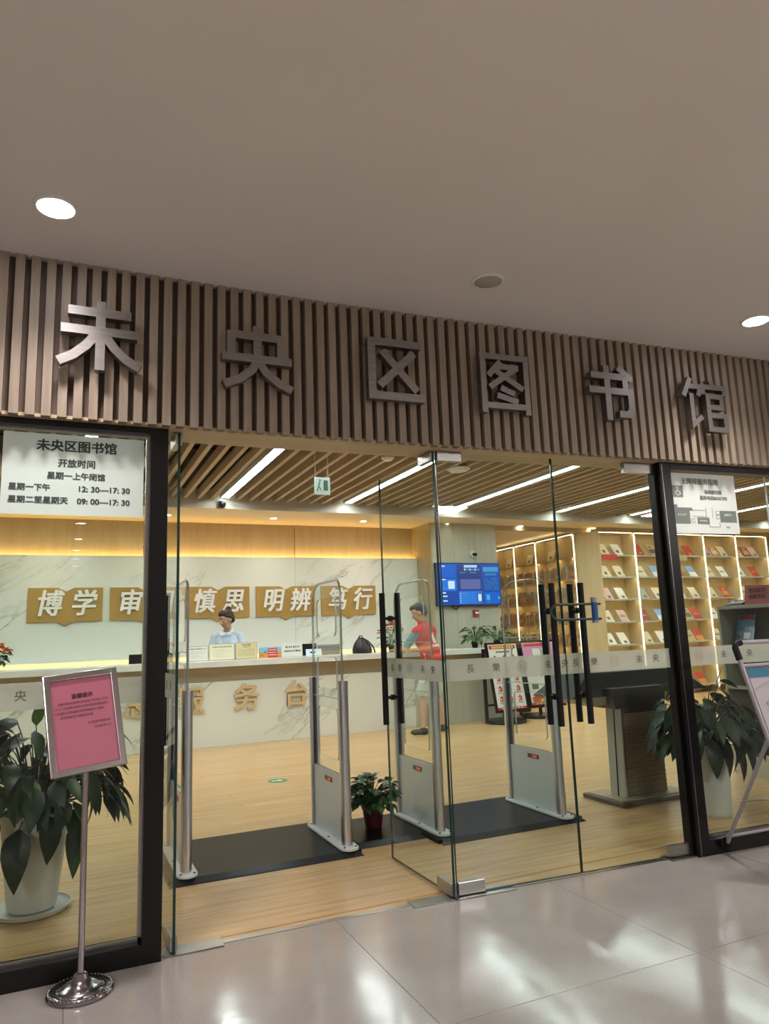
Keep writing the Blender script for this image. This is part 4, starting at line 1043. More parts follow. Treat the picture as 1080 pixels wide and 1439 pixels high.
link('wheelchair_symbol', b.mesh('wheelchair_symbol', white_letter), n2, Vector((p[0], p[1], 2.275)) - n2.location, (0, 0, a))
plan = green_ink; plan = mat('plan_grey', (.20, .24, .21), .7)
n2box(3.70, 3.865, 2.145, 2.165, -.0105, plan); n2box(3.70, 3.84, 2.055, 2.145, -.0105, plan); n2box(3.90, 4.00, 2.055, 2.10, -.0105, plan)
n2box(4.10, 4.245, 2.07, 2.15, -.0105, plan); n2box(3.69, 3.74, 2.165, 2.185, -.0105, plan)
for (x0, x1, z) in ((3.865, 3.975, 2.148), (3.865, 3.975, 2.105), (4.0, 4.09, 2.035)): n2box(x0, x1, z, z + .003, -.0105, plan)
for (x, z0, z1) in ((3.98, 2.10, 2.17), (4.035, 2.10, 2.17), (4.0, 2.035, 2.10), (4.09, 2.035, 2.07)): n2box(x, x + .003, z0, z1, -.0105, plan)
for (x, z) in ((3.85, 2.078), (4.065, 2.135), (4.065, 2.105)): n2box(x, x + .03, z - .013, z + .013, -.0105, plan); n2box(x + .003, x + .027, z - .010, z + .010, -.0115, paper)
n2t('男卫生间', 3.77, 2.115, .018, white_letter, 0); n2t('无障碍服务', 3.95, 2.075, .014, white_letter, 0); n2t('总服务台', 4.17, 2.12, .018, white_letter, 0); n2t('入口', 4.16, 2.035, .018, plan, 0)

# ================================================================== EASEL (A-frame sign) outside right pane
ea = thing('a_frame_sign', 'white-tubed folding easel sign with black corners outside the right pane', 'sign stand', (4.0, 3.2, 0))
tube_m = mat('tube_white', (.40, .37, .39), .35, .2)
TL = Vector((3.575, 3.06, 1.275)); TRt = TL + Vector((.62, -.02, 0)); BL = Vector((3.68, 2.78, .02)); BR = BL + Vector((.62, -.02, 0))
part('side_tube', MB().tube([BL, TL + (BL - TL) * .04], .013, 12), tube_m, ea, smooth=50)
part('side_tube', MB().tube([BR, TRt + (BR - TRt) * .04], .013, 12), tube_m, ea, smooth=50)
part('top_tube', MB().tube([TL + Vector((.04, 0, .0)), TRt - Vector((.04, 0, 0))], .013, 12), tube_m, ea, smooth=50)
dn = (BL - TL).normalized()
for c in (TL, TRt):
    sgn = 1 if c is TL else -1
    part('corner_cap', MB().tube([c + dn * .10, c + dn * .03, c + Vector((sgn * .012, 0, -.006)), c + Vector((sgn * .055, 0, 0))], .019, 12), black_plastic, ea, smooth=60)
part('rail_tube', MB().tube([TL + dn * .135, TRt + dn * .135], .011, 12), tube_m, ea, smooth=50)
part('rail_tube', MB().tube([TL + dn * 1.0, TRt + dn * 1.0], .011, 12), tube_m, ea, smooth=50)
def eq(u0, u1, v0, v1, mt, off, name='poster', par=ea):
    """panel in the leaning plane: u along the rail (m), v down along the tubes (m)"""
    ux = (TRt - TL).normalized(); nrm = ux.cross(dn).normalized()
    if nrm.y > 0: nrm = -nrm
    c = [TL + ux * u + dn * v + nrm * off for u, v in ((u0, v1), (u1, v1), (u1, v0), (u0, v0))]
    bk = [q - nrm * .003 for q in c]
    b = MB(); b.add([tuple(q) for q in bk + c], [(0, 3, 2, 1), (4, 5, 6, 7), (0, 1, 5, 4), (1, 2, 6, 5), (2, 3, 7, 6), (3, 0, 4, 7)])
    return part(name, b, mt, par), ux, nrm
pp, ux, nrm = eq(.022, .60, .15, .98, mat('easel_paper', (.46, .41, .44), .5), .003)
eq(.024, .598, .152, .205, mat('easel_blue', (.02, .16, .24), .5), .005, 'blue_header', pp)
rm = Matrix((ux, -dn, nrm)).transposed()
for i, s in enumerate(('1.保持馆内安静整洁,请勿喧哗', '2.入馆请存包并出示读者证', '3.入馆后请将手机调至静音', '  4.爱护图书及公共设施', '二、服务时间及办证须知', '    1.凭本人有效证件办理', '三、借阅规则与续借说明', '      1.每次限借五册图书', '四、请听从工作人员安排')):
    me = text_mesh(s, .030, .0003, .0004, 'LEFT', mats=ink); me.transform(rm.to_4x4())
    p = TL + ux * .075 + dn * (.355 + .047 * i) + nrm * .006
    link('lettering', me, pp, p - ea.location)
part('arc_line', MB().tube([TL + ux * (.03 + .5 * t_) + dn * (.27 - .055 * math.sin(t_ * 3.0)) + nrm * .006 for t_ in (0, .1, .2, .3, .4, .5, .6)], .0012, 5), plan, pp)
# back legs
pv = TL.lerp(BL, .42)
FT = Vector((3.755, 3.43, .065))
part('rear_leg', MB().tube([pv + Vector((.03, .02, 0)), FT], .012, 12), tube_m, ea, smooth=50)
part('rear_leg', MB().tube([pv + Vector((.59, .0, 0)), FT + Vector((.6, -.03, 0))], .012, 12), tube_m, ea, smooth=50)
part('foot', MB().tube([FT + Vector((0, 0, .035)), FT + Vector((.0, .0, -.0)), FT + Vector((.003, .01, -.035))], .018, 12), black_plastic, ea, smooth=60)
part('foot', MB().tube([FT + Vector((.6, -.03, .035)), FT + Vector((.603, -.02, -.035))], .018, 12), black_plastic, ea, smooth=60)
for p in (BL, BR): part('foot', MB().tube([p + Vector((0, 0, .04)), p + Vector((0, 0, -.018))], .018, 12), black_plastic, ea, smooth=60)
part('rear_rail', MB().tube([FT + Vector((0.0, 0, .04)), FT + Vector((.6, -.03, .04))], .010, 10), tube_m, ea, smooth=50)
part('side_stay', MB().tube([FT.lerp(pv, .42) + Vector((0, .01, 0)), BL.lerp(TL, .34)], .006, 8), steel, ea, smooth=50)

# ================================================================== TELEVISION
tv = thing('television', 'wall-mounted television with a blue data screen on the pillar', 'television', (6.65, 11.18, 1.86))
X0, X1, Z0, Z1 = 5.975, 7.30, 1.845, 2.605
part('case', MB().box(X0, X1, 11.14, 11.20, Z0, Z1), black_plastic, tv, bev=.004)
part('wall_bracket', MB().box(6.4, 6.9, 11.19, 11.215, 2.0, 2.4), black_metal, tv)
def em(n, c, s=0.32): return mat(n, tuple(x * .1 for x in c), .3, emit=c, estr=s)
scols = [em('scr0', (.012, .07, .38)), em('scr1', (.01, .12, .62)), em('scr2', (.03, .05, .22)), em('scr3', (.06, .30, .62)), em('scr4', (.65, .80, .95)), em('scr5', (.02, .18, .75)), em('scr6', (.12, .14, .38)), em('scr7', (.15, .6, .25)), em('scr8', (.05, .45, .7))]
b = MB(); YS = 11.138
def sq(u0, u1, v0, v1, c, l=0):
    b.cur = c; xa, xb = X0 + .012 + (X1 - X0 - .024) * u0, X0 + .012 + (X1 - X0 - .024) * u1
    za, zb = Z0 + .012 + (Z1 - Z0 - .024) * v0, Z0 + .012 + (Z1 - Z0 - .024) * v1
    b.quad((xa, YS - l * .0004, za), (xb, YS - l * .0004, za), (xb, YS - l * .0004, zb), (xa, YS - l * .0004, zb))
sq(0, 1, 0, 1, 0)
sq(.02, .30, .66, .98, 1, 1); sq(.02, .30, .34, .63, 5, 1); sq(.02, .30, .03, .31, 0, 1); sq(.17, .27, .39, .58, 4, 2)
sq(.33, .70, .36, .96, 2, 1); sq(.36, .68, .38, .62, 6, 2); sq(.33, .70, .03, .33, 5, 1); sq(.73, .98, .80, .92, 3, 1); sq(.73, .98, .34, .78, 0, 1); sq(.73, .98, .03, .30, 1, 1)
rnd = random.Random(4)
for i in range(7): sq(.43 + .03 * i, .455 + .03 * i, .905, .965, 4, 2)
for i in range(9): sq(.43 + .028 * i, .448 + .028 * i, .83, .88, 3 if i % 3 else 4, 2)
for i in range(10): sq(.77 + .018 * i, .784 + .018 * i, .75, .77, 3, 2); sq(.75 + .02 * i, .765 + .02 * i, .71, .735, 3, 2)
for r_ in range(8):
    for i in range(10):
        if rnd.random() > .2: sq(.745 + .023 * i, .745 + .023 * i + .016, .64 - r_ * .04, .655 - r_ * .04, 3, 2)
for r_ in range(5): sq(.345, .36, .04 + .055 * r_, .065 + .055 * r_, 4, 2); sq(.37, .37 + .12 * rnd.uniform(.6, 1), .045 + .055 * r_, .060 + .055 * r_, 3, 2); sq(.52, .57, .045 + .055 * r_, .06 + .055 * r_, 3, 2)
sq(.615, .70, .08, .27, 2, 2); sq(.63, .685, .09, .26, 4, 3)
sq(.765, .82, .11, .24, 8, 2); sq(.955, .98, .13, .19, 7, 2)
for (u, v) in ((.06, .92), (.06, .60), (.06, .28), (.08, .20), (.08, .09)): sq(u, u + .07, v, v + .03, 4, 2)
for (u, v, w_) in ((.36, .77, .09), (.52, .77, .10), (.08, .40, .07), (.36, .29, .10), (.78, .05, .05)): sq(u, u + w_, v, v + .02, 3, 2)
part('screen', b, scols, tv)
fa = thing('alarm_button', 'small red fire alarm box with a white label below the television', 'alarm', (6.77, 11.2, 1.66))
part('box', MB().box(6.72, 6.83, 11.17, 11.22, 1.66, 1.77), mat('alarm_red', (.35, .03, .025), .4), fa, bev=.004)
part('label_plate', MB().box(6.75, 6.82, 11.165, 11.171, 1.70, 1.735), white_letter, fa)
cb = part('cable', MB().tube([(6.30, 11.19, 1.86), (6.33, 11.19, 1.80), (6.38, 11.19, 1.78), (6.42, 11.19, 1.82), (6.44, 11.19, 1.86)], .008, 6), black_plastic, tv)

# ================================================================== POSTER STANDS
pw = mat('poster_white', (.78, .80, .78), .4); pred = mat('poster_red', (.65, .05, .03), .4); ppink = mat('poster_pink', (.75, .33, .60), .4); pfood = mat('poster_food', (.45, .20, .08), .5); pyel = mat('poster_yellow', (.85, .60, .12), .5)
def poster_stand(label, x0, x1, y, lean, cells, seed, pinktop=False):
    xm = (x0 + x1) / 2
    t = thing('poster_stand', label, 'poster stand', (xm, y, 0))
    part('base', MB().lathe([(.30, 0), (.32, .015), (.31, .045), (.15, .06), (.04, .065)], (xm + .02, y + .06, 0), 40), black_metal, t, smooth=40)
    part('pole', MB().box(x0 - .085, x0 - .045, y + .02, y + .06, .05, 1.12), black_metal, t)
    part('pole', MB().box(xm - .02, xm + .02, y + .03, y + .07, .05, .9), black_metal, t)
    for z in (.26, 1.06): part('arm', MB().box(x0 - .085, xm, y + .03, y + .06, z, z + .03), black_metal, t)
    H = .98; z0, z1 = .20, 1.18
    def P3(u, v, o): return (x0 + (x1 - x0) * u + lean * (1 - v), y - o - .02 + .05 * v, z0 + (z1 - z0) * v)
    def bx(u0, u1, v0, v1, o0, o1):
        return MB().hexa([P3(u0, v0, o1), P3(u1, v0, o1), P3(u1, v0, o0), P3(u0, v0, o0)], [P3(u0, v1, o1), P3(u1, v1, o1), P3(u1, v1, o0), P3(u0, v1, o0)])
    part('frame', bx(-.07, 1.07, -.045, 1.03, -.02, .012), black_metal, t)
    b = MB(); cols = [pw, pred, pyel, ink, ppink, pfood, leaf_mats[2]]
    def q(u0, u1, v0, v1, c, l=0): b.cur = c; o = .0135 + .0006 * l; b.quad(P3(u0, v0, o), P3(u1, v0, o), P3(u1, v1, o), P3(u0, v1, o))
    q(0, 1, 0, 1, 0)
    rnd = random.Random(seed)
    q(.0, 1, .0, .035, 1, 1)
    for i in range(7): q(.14 + .11 * i, .20 + .11 * i, .01, .025, 0, 2)
    if not pinktop:
        q(.03, .95, .925, .985, 1, 1)
        for i in range(9): q(.13 + .085 * i, .19 + .085 * i, .935, .975, 2, 2)
        for i in range(8): q(.25 + .06 * i, .295 + .06 * i, .87, .895, 3, 2)
        for r_ in range(5):
            for c_ in range(3):
                u, v = .12 + .32 * c_, .09 + .155 * r_
                q(u, u + .13, v + .03, v + .095, 1, 2); q(u + .03, u + .10, v + .095, v + .115, 1, 2); q(u + .02, u + .06, v + .05, v + .08, 0, 3)
                for k in range(4): q(u - .02 + .045 * k, u + .01 + .045 * k, v, v + .014, 3, 2)
    else:
        q(0, 1, .72, 1.0, 4, 1); q(.06, .7, .94, .985, 1, 2); q(.3, .75, .74, .90, 0, 2)
        for i in range(5): q(.62, .70, .40 + .06 * i, .44 + .06 * i, 1, 2)
        q(0.05, .6, .04, .13, 5, 2); q(.12, .5, .10, .17, 1, 3); q(.3, .8, .05, .09, 2, 3); q(.6, .95, .18, .30, 5, 2); q(.1, .3, .25, .34, 6, 3)
    part('poster', b, cols, t)
    return t
poster_stand('black poster stand with a white sheet of red icons, beyond the gates', 6.0, 6.52, 9.62, .10, None, 1)
poster_stand('black poster stand with a pink-topped food poster, beyond the gates', 6.78, 7.40, 9.85, .10, None, 2, True)

# ================================================================== LECTERN
lc = thing('lectern', 'dark-topped lectern with pale sides and a brown ribbed front panel behind the closed door', 'lectern', (4.4, 4.95, 0))
brn = mat('lectern_base', (.10, .07, .055), .4); grey_side = mat('lectern_side', (.46, .45, .39), .5)
part('base', MB().box(4.03, 4.80, 4.64, 5.12, 0, .035), brn, lc, bev=.008)
part('base_mat', MB().box(4.06, 4.76, 4.68, 5.08, .035, .042), noisy('lect_tan', (.40, .32, .18), (.44, .35, .2), 10, .6), lc)
zc = .735
part('column', MB().hexa([(4.165, 4.752, .04), (4.60, 4.752, .04), (4.60, 4.93, .04), (4.165, 4.93, .04)], [(4.19, 4.752, zc), (4.585, 4.752, zc), (4.585, 4.94, zc), (4.19, 4.94, zc)]), grey_side, lc, bev=.006)
part('seam', MB().hexa([(4.160, 4.83, .04), (4.168, 4.83, .04), (4.168, 4.84, .04), (4.160, 4.84, .04)], [(4.185, 4.83, zc), (4.193, 4.83, zc), (4.193, 4.84, zc), (4.185, 4.84, zc)]), black_plastic, lc)
rib = noisy('rib_brown', (.20, .145, .075), (.26, .19, .105), 8, .6, (.6, .6, 14))
b = MB(); nr = 34
for i in range(nr):
    z = .06 + i * (zc - .10) / nr; u = i / nr
    xa, xb = 4.185 + .022 * u, 4.592 - .014 * u
    b.box(xa, xb, 4.733 + .004 * (i % 2), 4.752, z, z + (zc - .10) / nr * .74)
r_ = part('ribbed_front', b, rib, lc); r_['kind'] = 'stuff'
part('front_panel', MB().box(4.187, 4.590, 4.742, 4.752, .05, zc), mat('rib_gap_shade', (.05, .035, .02), .7), lc)  # dark colour paints the shade between the ribs, for depth
dark = mat('lectern_dark', (.045, .042, .040), .4)
part('neck_box', MB().hexa([(4.10, 4.705, zc), (4.62, 4.705, zc), (4.62, 5.12, zc), (4.10, 5.12, zc)], [(4.05, 4.69, .90), (4.63, 4.69, .90), (4.63, 5.15, .90), (4.05, 5.15, .90)]), dark, lc, bev=.006)
# desk: a broad hipped tray, wings drooping to both sides
T0 = [(3.97, 4.86, 1.02), (4.95, 4.86, 1.02), (4.95, 5.22, 1.02), (3.97, 5.22, 1.02)]
B0 = [(3.72, 4.76, .835), (5.18, 4.76, .835), (5.18, 5.30, .835), (3.72, 5.30, .835)]
b = MB().hexa(B0, T0); part('desk_top', b, mat('lectern_grey', (.055, .053, .050), .65, spec=.25), lc, bev=.006)
part('desk_underside', MB().hexa([(3.98, 4.80, .76), (4.80, 4.80, .76), (4.80, 5.24, .76), (3.98, 5.24, .76)], [(3.74, 4.775, .835), (5.16, 4.775, .835), (5.16, 5.28, .835), (3.74, 5.28, .835)]), mat('lectern_under', (.40, .35, .24), .5), lc)

# ================================================================== GREY DISPLAY RACK (right)
rk = thing('display_rack', 'grey open display rack with a magazine, beyond the right pane', 'rack', (6.1, 4.3, 0))
rg = noisy('rack_grey', (.24, .23, .185), (.28, .27, .22), 4, .55); rg2 = mat('rack_edge', (.34, .34, .28), .5)
RX0, RX1, RY0, RY1 = 5.82, 6.20, 3.75, 5.13
part('end_panel', MB().box(RX0, RX1, RY1 - .025, RY1, 0, 1.545), rg2, rk, bev=.002)
part('end_panel', MB().box(RX0, RX1, RY0, RY0 + .025, 0, 1.545), rg2, rk, bev=.002)
part('back_panel', MB().box(RX1 - .02, RX1, RY0 + .025, RY1 - .025, 0, 1.545), rg, rk)
part('top_panel', MB().box(RX0 - .004, RX1, RY0 + .025, RY1 - .025, 1.515, 1.548), rg2, rk, bev=.002)
for z in (1.165, .80, .44): part('shelf', MB().box(RX0, RX1 - .02, RY0 + .025, RY1 - .025, z - .03, z), rg2, rk, bev=.002)
part('plinth', MB().box(RX0 - .004, RX0 + .02, RY0 + .02, RY1 - .02, 0, .20), mat('plinth_cream', (.60, .56, .44), .5), rk)
mg = thing('magazine', 'blue-covered magazine with a red title leaning on the upper shelf of the grey rack', 'magazine', (5.95, 4.98, 1.165))
def magq(y0, y1, v0, v1, o, mt, name, par=mg):
    f = lambda y, v, oo: (5.90 + .12 * v - oo, y + (-.02 * (1 - v)), 1.168 + .29 * v)
    b = MB(); c = [f(y1, v0, o), f(y0, v0, o), f(y0, v1, o), f(y1, v1, o)]; bk = [f(y1, v0, o - .006), f(y0, v0, o - .006), f(y0, v1, o - .006), f(y1, v1, o - .006)]
    b.add(bk + c, [(0, 3, 2, 1), (4, 5, 6, 7), (0, 1, 5, 4), (1, 2, 6, 5), (2, 3, 7, 6), (3, 0, 4, 7)]); return part(name, b, mt, par)
mc = magq(4.86, 5.06, 0, 1, 0, noisy('mag_cover', (.03, .07, .14), (.18, .26, .34), 26, .3), 'cover')
magq(4.865, 5.055, .60, .82, .0008, mat('mag_sky', (.10, .26, .42), .35), 'sky_print', mc)
magq(4.88, 5.03, .84, .97, .0008, mat('mag_red', (.40, .03, .05), .35), 'title_block', mc)
magq(4.90, 4.97, .22, .42, .0008, mat('mag_white', (.6, .65, .68), .35), 'figure_print', mc)
rs = thing('rack_sign', 'red card sign with two lines of dark characters standing on the grey rack', 'sign', (5.95, 4.75, 1.55))
b = MB().hexa([(5.86, 4.56, 1.549), (5.90, 4.56, 1.549), (5.90, 4.84, 1.549), (5.86, 4.84, 1.549)], [(5.885, 4.58, 1.715), (5.888, 4.58, 1.715), (5.888, 4.84, 1.73), (5.885, 4.84, 1.73)])
part('card', b, mat('rack_red', (.38, .07, .055), .5), rs)
for i, s in enumerate(('惠民图书', '借阅专区')):
    me = text_mesh(s, .046, .0004, .001, mats=mat('rack_ink', (.08, .01, .01), .6)); me.transform(Matrix.Rotation(R(90), 4, 'X')); me.transform(Matrix.Rotation(R(-90), 4, 'Z'))
    link('lettering', me, rs, Vector((5.866 + .0, 4.70, 1.672 - .058 * i)) - rs.location, (0, R(8.6), 0))
tb = thing('tablet', 'dark tablet lying propped on top of the grey rack left of the red card', 'tablet', (5.95, 4.98, 1.548))
part('shell', MB().hexa([(5.84, 4.87, 1.549), (5.98, 4.87, 1.549), (5.98, 5.06, 1.549), (5.84, 5.06, 1.549)], [(5.86, 4.87, 1.562), (5.98, 4.87, 1.60), (5.98, 5.06, 1.60), (5.86, 5.06, 1.562)]), black_plastic, tb)
part('screen', MB().add([(5.858, 4.88, 1.5635), (5.975, 4.88, 1.6005), (5.975, 5.05, 1.6005), (5.858, 5.05, 1.5635)], [(0, 1, 2, 3)]), mat('tab_blue', (.02, .05, .09), .15), tb)
for i, y in enumerate((4.93, 4.70, 4.45)):
    pass

# ================================================================== WALL BOOKCASE AND BOOKS
BX = [9.60, 10.515, 11.46, 12.42, 13.375, 14.33]; BY0, BY1 = 11.10, 11.46
ROWZ = [2.79, 2.355, 1.915, 1.475, 1.035, .60, .16]
bk = thing('bookcase', 'wide built-in wooden wall bookcase with lit compartments of face-out books', 'bookcase', (12, 11.1, 0))
for i, x in enumerate(BX):
    part('divider', MB().box(x - .022, x + .022, BY0, BY1, 0, 3.24), case_wood, bk)
    if 0 < i: part('light_strip', MB().box(x - .018, x + .018, BY0 - .006, BY0, .10, 3.23), divider_light, bk, label='vertical light strip')
part('back_panel', MB().box(BX[0], BX[-1], BY1, BY1 + .02, 0, 3.24), case_wood, bk)
part('top_panel', MB().box(BX[0] - .02, BX[-1] + .02, BY0, BY1, 3.24, 3.26), case_wood, bk)
for j in range(5):
    xa, xb = BX[j] + .022, BX[j + 1] - .022
    for i, z in enumerate(ROWZ):
        part('shelf', MB().box(xa, xb, BY0 + .005, BY1, z - .018, z).box(xa, xb, BY0 + .005, BY0 + .02, z - .030, z - .017), noisy('shelf_face', (.50, .45, .35), (.54, .49, .38), 4, .4), bk)
        zt = 3.24 if i == 0 else ROWZ[i - 1] - .018
        part('light_strip', MB().box(xa + .01, xb - .01, BY0 + .025, BY0 + .045, zt - .008, zt - .001), shelf_light, bk)
BCOL = {'cream': (.70, .60, .40), 'white': (.75, .72, .62), 'red': (.52, .05, .03), 'orange': (.62, .28, .07), 'blue and white': (.20, .35, .60), 'pink': (.66, .42, .36), 'grey green': (.36, .38, .30), 'dark red': (.28, .05, .04), 'tan': (.50, .37, .20)}
bmat = {k: mat('book_' + k.replace(' ', '_'), v, .5) for k, v in BCOL.items()}
mark = mat('book_mark', (.16, .10, .06), .5); pages = mat('book_pages', (.70, .66, .55), .7)
def make_book(c, w_, h_, style):
    b = MB(); m2 = {'red': bmat['orange'], 'orange': pages, 'blue and white': bmat['white'], 'white': mark, 'cream': mark, 'pink': mark, 'dark red': bmat['tan']}.get(c, mark)
    lean = .10; th = .022
    P3 = lambda u, v, o: (-w_ / 2 + w_ * u - .055 * v, -o + lean * v, h_ * v)
    b.cur = 0; b.hexa([P3(0, 0, th), P3(1, 0, th), P3(1, 0, th - .003), P3(0, 0, th - .003)], [P3(0, 1, th), P3(1, 1, th), P3(1, 1, th - .003), P3(0, 1, th - .003)])
    b.cur = 1; b.hexa([P3(.01, 0, th - .003), P3(.985, 0, th - .003), P3(.985, 0, .003), P3(.01, 0, .003)], [P3(.01, .99, th - .003), P3(.985, .99, th - .003), P3(.985, .99, .003), P3(.01, .99, .003)])
    b.cur = 0; b.hexa([P3(0, 0, .003), P3(1, 0, .003), P3(1, 0, 0), P3(0, 0, 0)], [P3(0, 1, .003), P3(1, 1, .003), P3(1, 1, 0), P3(0, 1, 0)])
    b.cur = 2; o = th + .001
    rect = {0: [(.3, .62, .2, .45)], 1: [(.15, .8, .42, .5), (.2, .7, .55, .58)], 2: [(0, 1, 0, .45)], 3: [(.12, .88, .2, .6), (.3, .7, .72, .85)], 4: [(.4, .75, .1, .3)]}[style]
    for (u0, u1, v0, v1) in rect: b.quad(P3(u0, v0, o), P3(u1, v0, o), P3(u1, v1, o), P3(u0, v1, o))
    return b.mesh('book', [bmat[c], pages, m2])
bcache = {}
rown = ['top', 'second', 'third', 'fourth', 'fifth', 'sixth', 'lowest']; bayn = ['first', 'second', 'third', 'fourth', 'fifth']
TABLE = {  # (bay,row): list of (fraction, colour, style)
 (0, 0): [(.17, 'cream', 0), (.57, 'white', 0)], (0, 1): [(.17, 'cream', 0), (.57, 'cream', 0)], (0, 2): [(.17, 'pink', 4), (.57, 'white', 4)], (0, 3): [(.14, 'cream', 0), (.57, 'pink', 1)], (0, 4): [(.15, 'white', 0), (.52, 'white', 4)], (0, 5): [(.15, 'cream', 0), (.55, 'white', 1)],
 (1, 0): [(.15, 'red', 4), (.56, 'tan', 3)], (1, 1): [(.17, 'cream', 1), (.60, 'blue and white', 2)], (1, 2): [(.17, 'grey green', 4), (.60, 'cream', 0)], (1, 3): [(.15, 'dark red', 1), (.62, 'blue and white', 2)], (1, 4): [(.17, 'cream', 4), (.60, 'white', 4)], (1, 5): [(.17, 'white', 0), (.60, 'cream', 4)],
 (2, 0): [(.20, 'tan', 3), (.62, 'red', 4)], (2, 1): [(.17, 'red', 3), (.65, 'blue and white', 2)], (2, 2): [(.22, 'white', 4), (.65, 'cream', 4)], (2, 3): [(.13, 'dark red', 1), (.39, 'tan', 3), (.65, 'red', 1)], (2, 4): [(.13, 'cream', 4), (.39, 'tan', 1), (.65, 'red', 2)], (2, 5): [(.14, 'red', 4), (.4, 'tan', 1)], (2, 6): [(.2, 'white', 1), (.6, 'red', 2)],
 (3, 0): [(.13, 'pink', 4), (.39, 'orange', 3), (.65, 'cream', 4)], (3, 1): [(.15, 'cream', 1), (.58, 'white', 1)], (3, 2): [(.17, 'cream', 4), (.60, 'red', 3)], (3, 3): [(.15, 'white', 1), (.6, 'cream', 1)], (3, 4): [(.2, 'cream', 1), (.6, 'red', 3)],
 (4, 0): [(.13, 'orange', 4), (.39, 'dark red', 3), (.65, 'pink', 4)], (4, 1): [(.12, 'white', 0), (.60, 'red', 1)], (4, 2): [(.2, 'cream', 1), (.6, 'orange', 1)], (4, 3): [(.2, 'white', 1), (.6, 'red', 1)]}
for (j, i), lst in TABLE.items():
    xa, xb = BX[j] + .022, BX[j + 1] - .022; z = ROWZ[i]
    for q, (f, c, s) in enumerate(lst):
        key = (c, s)
        if key not in bcache: bcache[key] = make_book(c, .205, .225, s)
        o = link('book', bcache[key], None, (xa + (xb - xa) * f + .05, BY0 + .08, z + .0005))
        pos = (['left', 'right'] if len(lst) == 2 else ['left', 'middle', 'right'])[q]
        tag(o, '%s book face out, %s shelf, %s bay of the wall bookcase, %s' % (c, rown[i], bayn[j], pos), 'book', 'face-out books in the wall bookcase')
# shelf label tags hanging on the edges
for (j, i, f, c, w_, lb) in ((0, 0, .27, 'red', .38, 'red label strip under the first compartment at the top of the wall bookcase'), (2, 0, .28, 'tan', .36, 'tan label strip under the third compartment at the top of the wall bookcase')):
    xa = BX[j] + (BX[j + 1] - BX[j]) * f
    o = part('shelf_label', MB().box(xa - w_ / 2, xa + w_ / 2, BY0 - .003, BY0 + .0045, ROWZ[i] - .11, ROWZ[i] + .0), bmat[c], None); tag(o, lb, 'label')
rr_ = part('red_ornament', MB().lathe([(.07, 0), (.09, .05), (.09, .16), (.06, .22), (.03, .23)], (12.22, 11.28, .602), 20), bmat['red'], None, smooth=50)
tag(rr_, 'round red ornament on a low shelf of the wall bookcase above the right plant', 'ornament')
o = None

# alcove bookcase: along the side wall, facing left
AX = 9.28; AY = [11.46, 12.0, 12.74, 13.55, 14.36]
ac = thing('bookcase', 'tall lit bookcase along the side of the alcove, right of the television', 'bookcase', (AX, 12.8, 0))
for i, y in enumerate(AY):
    part('divider', MB().box(AX, AX + .26, y - .02, y + .02, 0, 3.24), case_wood, ac)
    part('light_strip', MB().box(AX - .006, AX, y - .017, y + .017, .1, 3.22), divider_light, ac, label='vertical light strip')
part('back_panel', MB().box(AX + .26, AX + .28, AY[0], AY[-1], 0, 3.24), case_wood, ac)
for j in range(4):
    ya, yb = AY[j] + .02, AY[j + 1] - .02
    for i, z in enumerate(ROWZ):
        part('shelf', MB().box(AX + .005, AX + .26, ya, yb, z - .018, z).box(AX + .005, AX + .02, ya, yb, z - .030, z - .017), case_wood, ac)
        zt = 3.24 if i == 0 else ROWZ[i - 1] - .018
        part('light_strip', MB().box(AX + .025, AX + .045, ya + .01, yb - .01, zt - .008, zt - .001), shelf_light, ac)
spc = [(.74, .62, .42), (.70, .38, .16), (.78, .72, .58), (.62, .22, .10), (.58, .52, .42), (.78, .62, .34), (.34, .36, .36)]
smat = [mat('spine_%d' % i, c, .5) for i, c in enumerate(spc)]
rnd = random.Random(12); scache = {}
for j in range(4):
    ya, yb = AY[j] + .04, AY[j + 1] - .05
    for i in (1, 2, 3, 4):
        y = ya
        while y < yb - .03:
            w_ = rnd.choice((.030, .038, .048, .058)); h_ = rnd.choice((.22, .25, .28)); ci = rnd.randrange(7)
            key = (w_, h_, ci)
            if key not in scache:
                b = MB(); b.box(0, .20, 0, w_ - .002, 0, h_); b.cur = 1; b.quad((-.0008, .004, h_ * .25), (-.0008, w_ - .006, h_ * .25), (-.0008, w_ - .006, h_ * .6), (-.0008, .004, h_ * .6))
                scache[key] = b.mesh('book', [smat[ci], smat[(ci + 2) % 7]])
            o = link('book', scache[key], None, (AX + .03, y, ROWZ[i] + .0005))
            tag(o, 'upright book on the %s shelf of the alcove bookcase, %s bay' % (rown[i], bayn[j]), 'book', 'upright books, alcove %s shelf, %s bay' % (rown[i], bayn[j]))
            y += w_
    if j:
        o = link('book', bcache[('cream', 0)], None, (AX + .12, (AY[j] + AY[j + 1]) / 2, ROWZ[0] + .0005), (0, 0, R(-90)))
        tag(o, 'cream book face out on top shelf of the alcove bookcase, %s bay' % bayn[j], 'book', 'face-out books in the alcove')

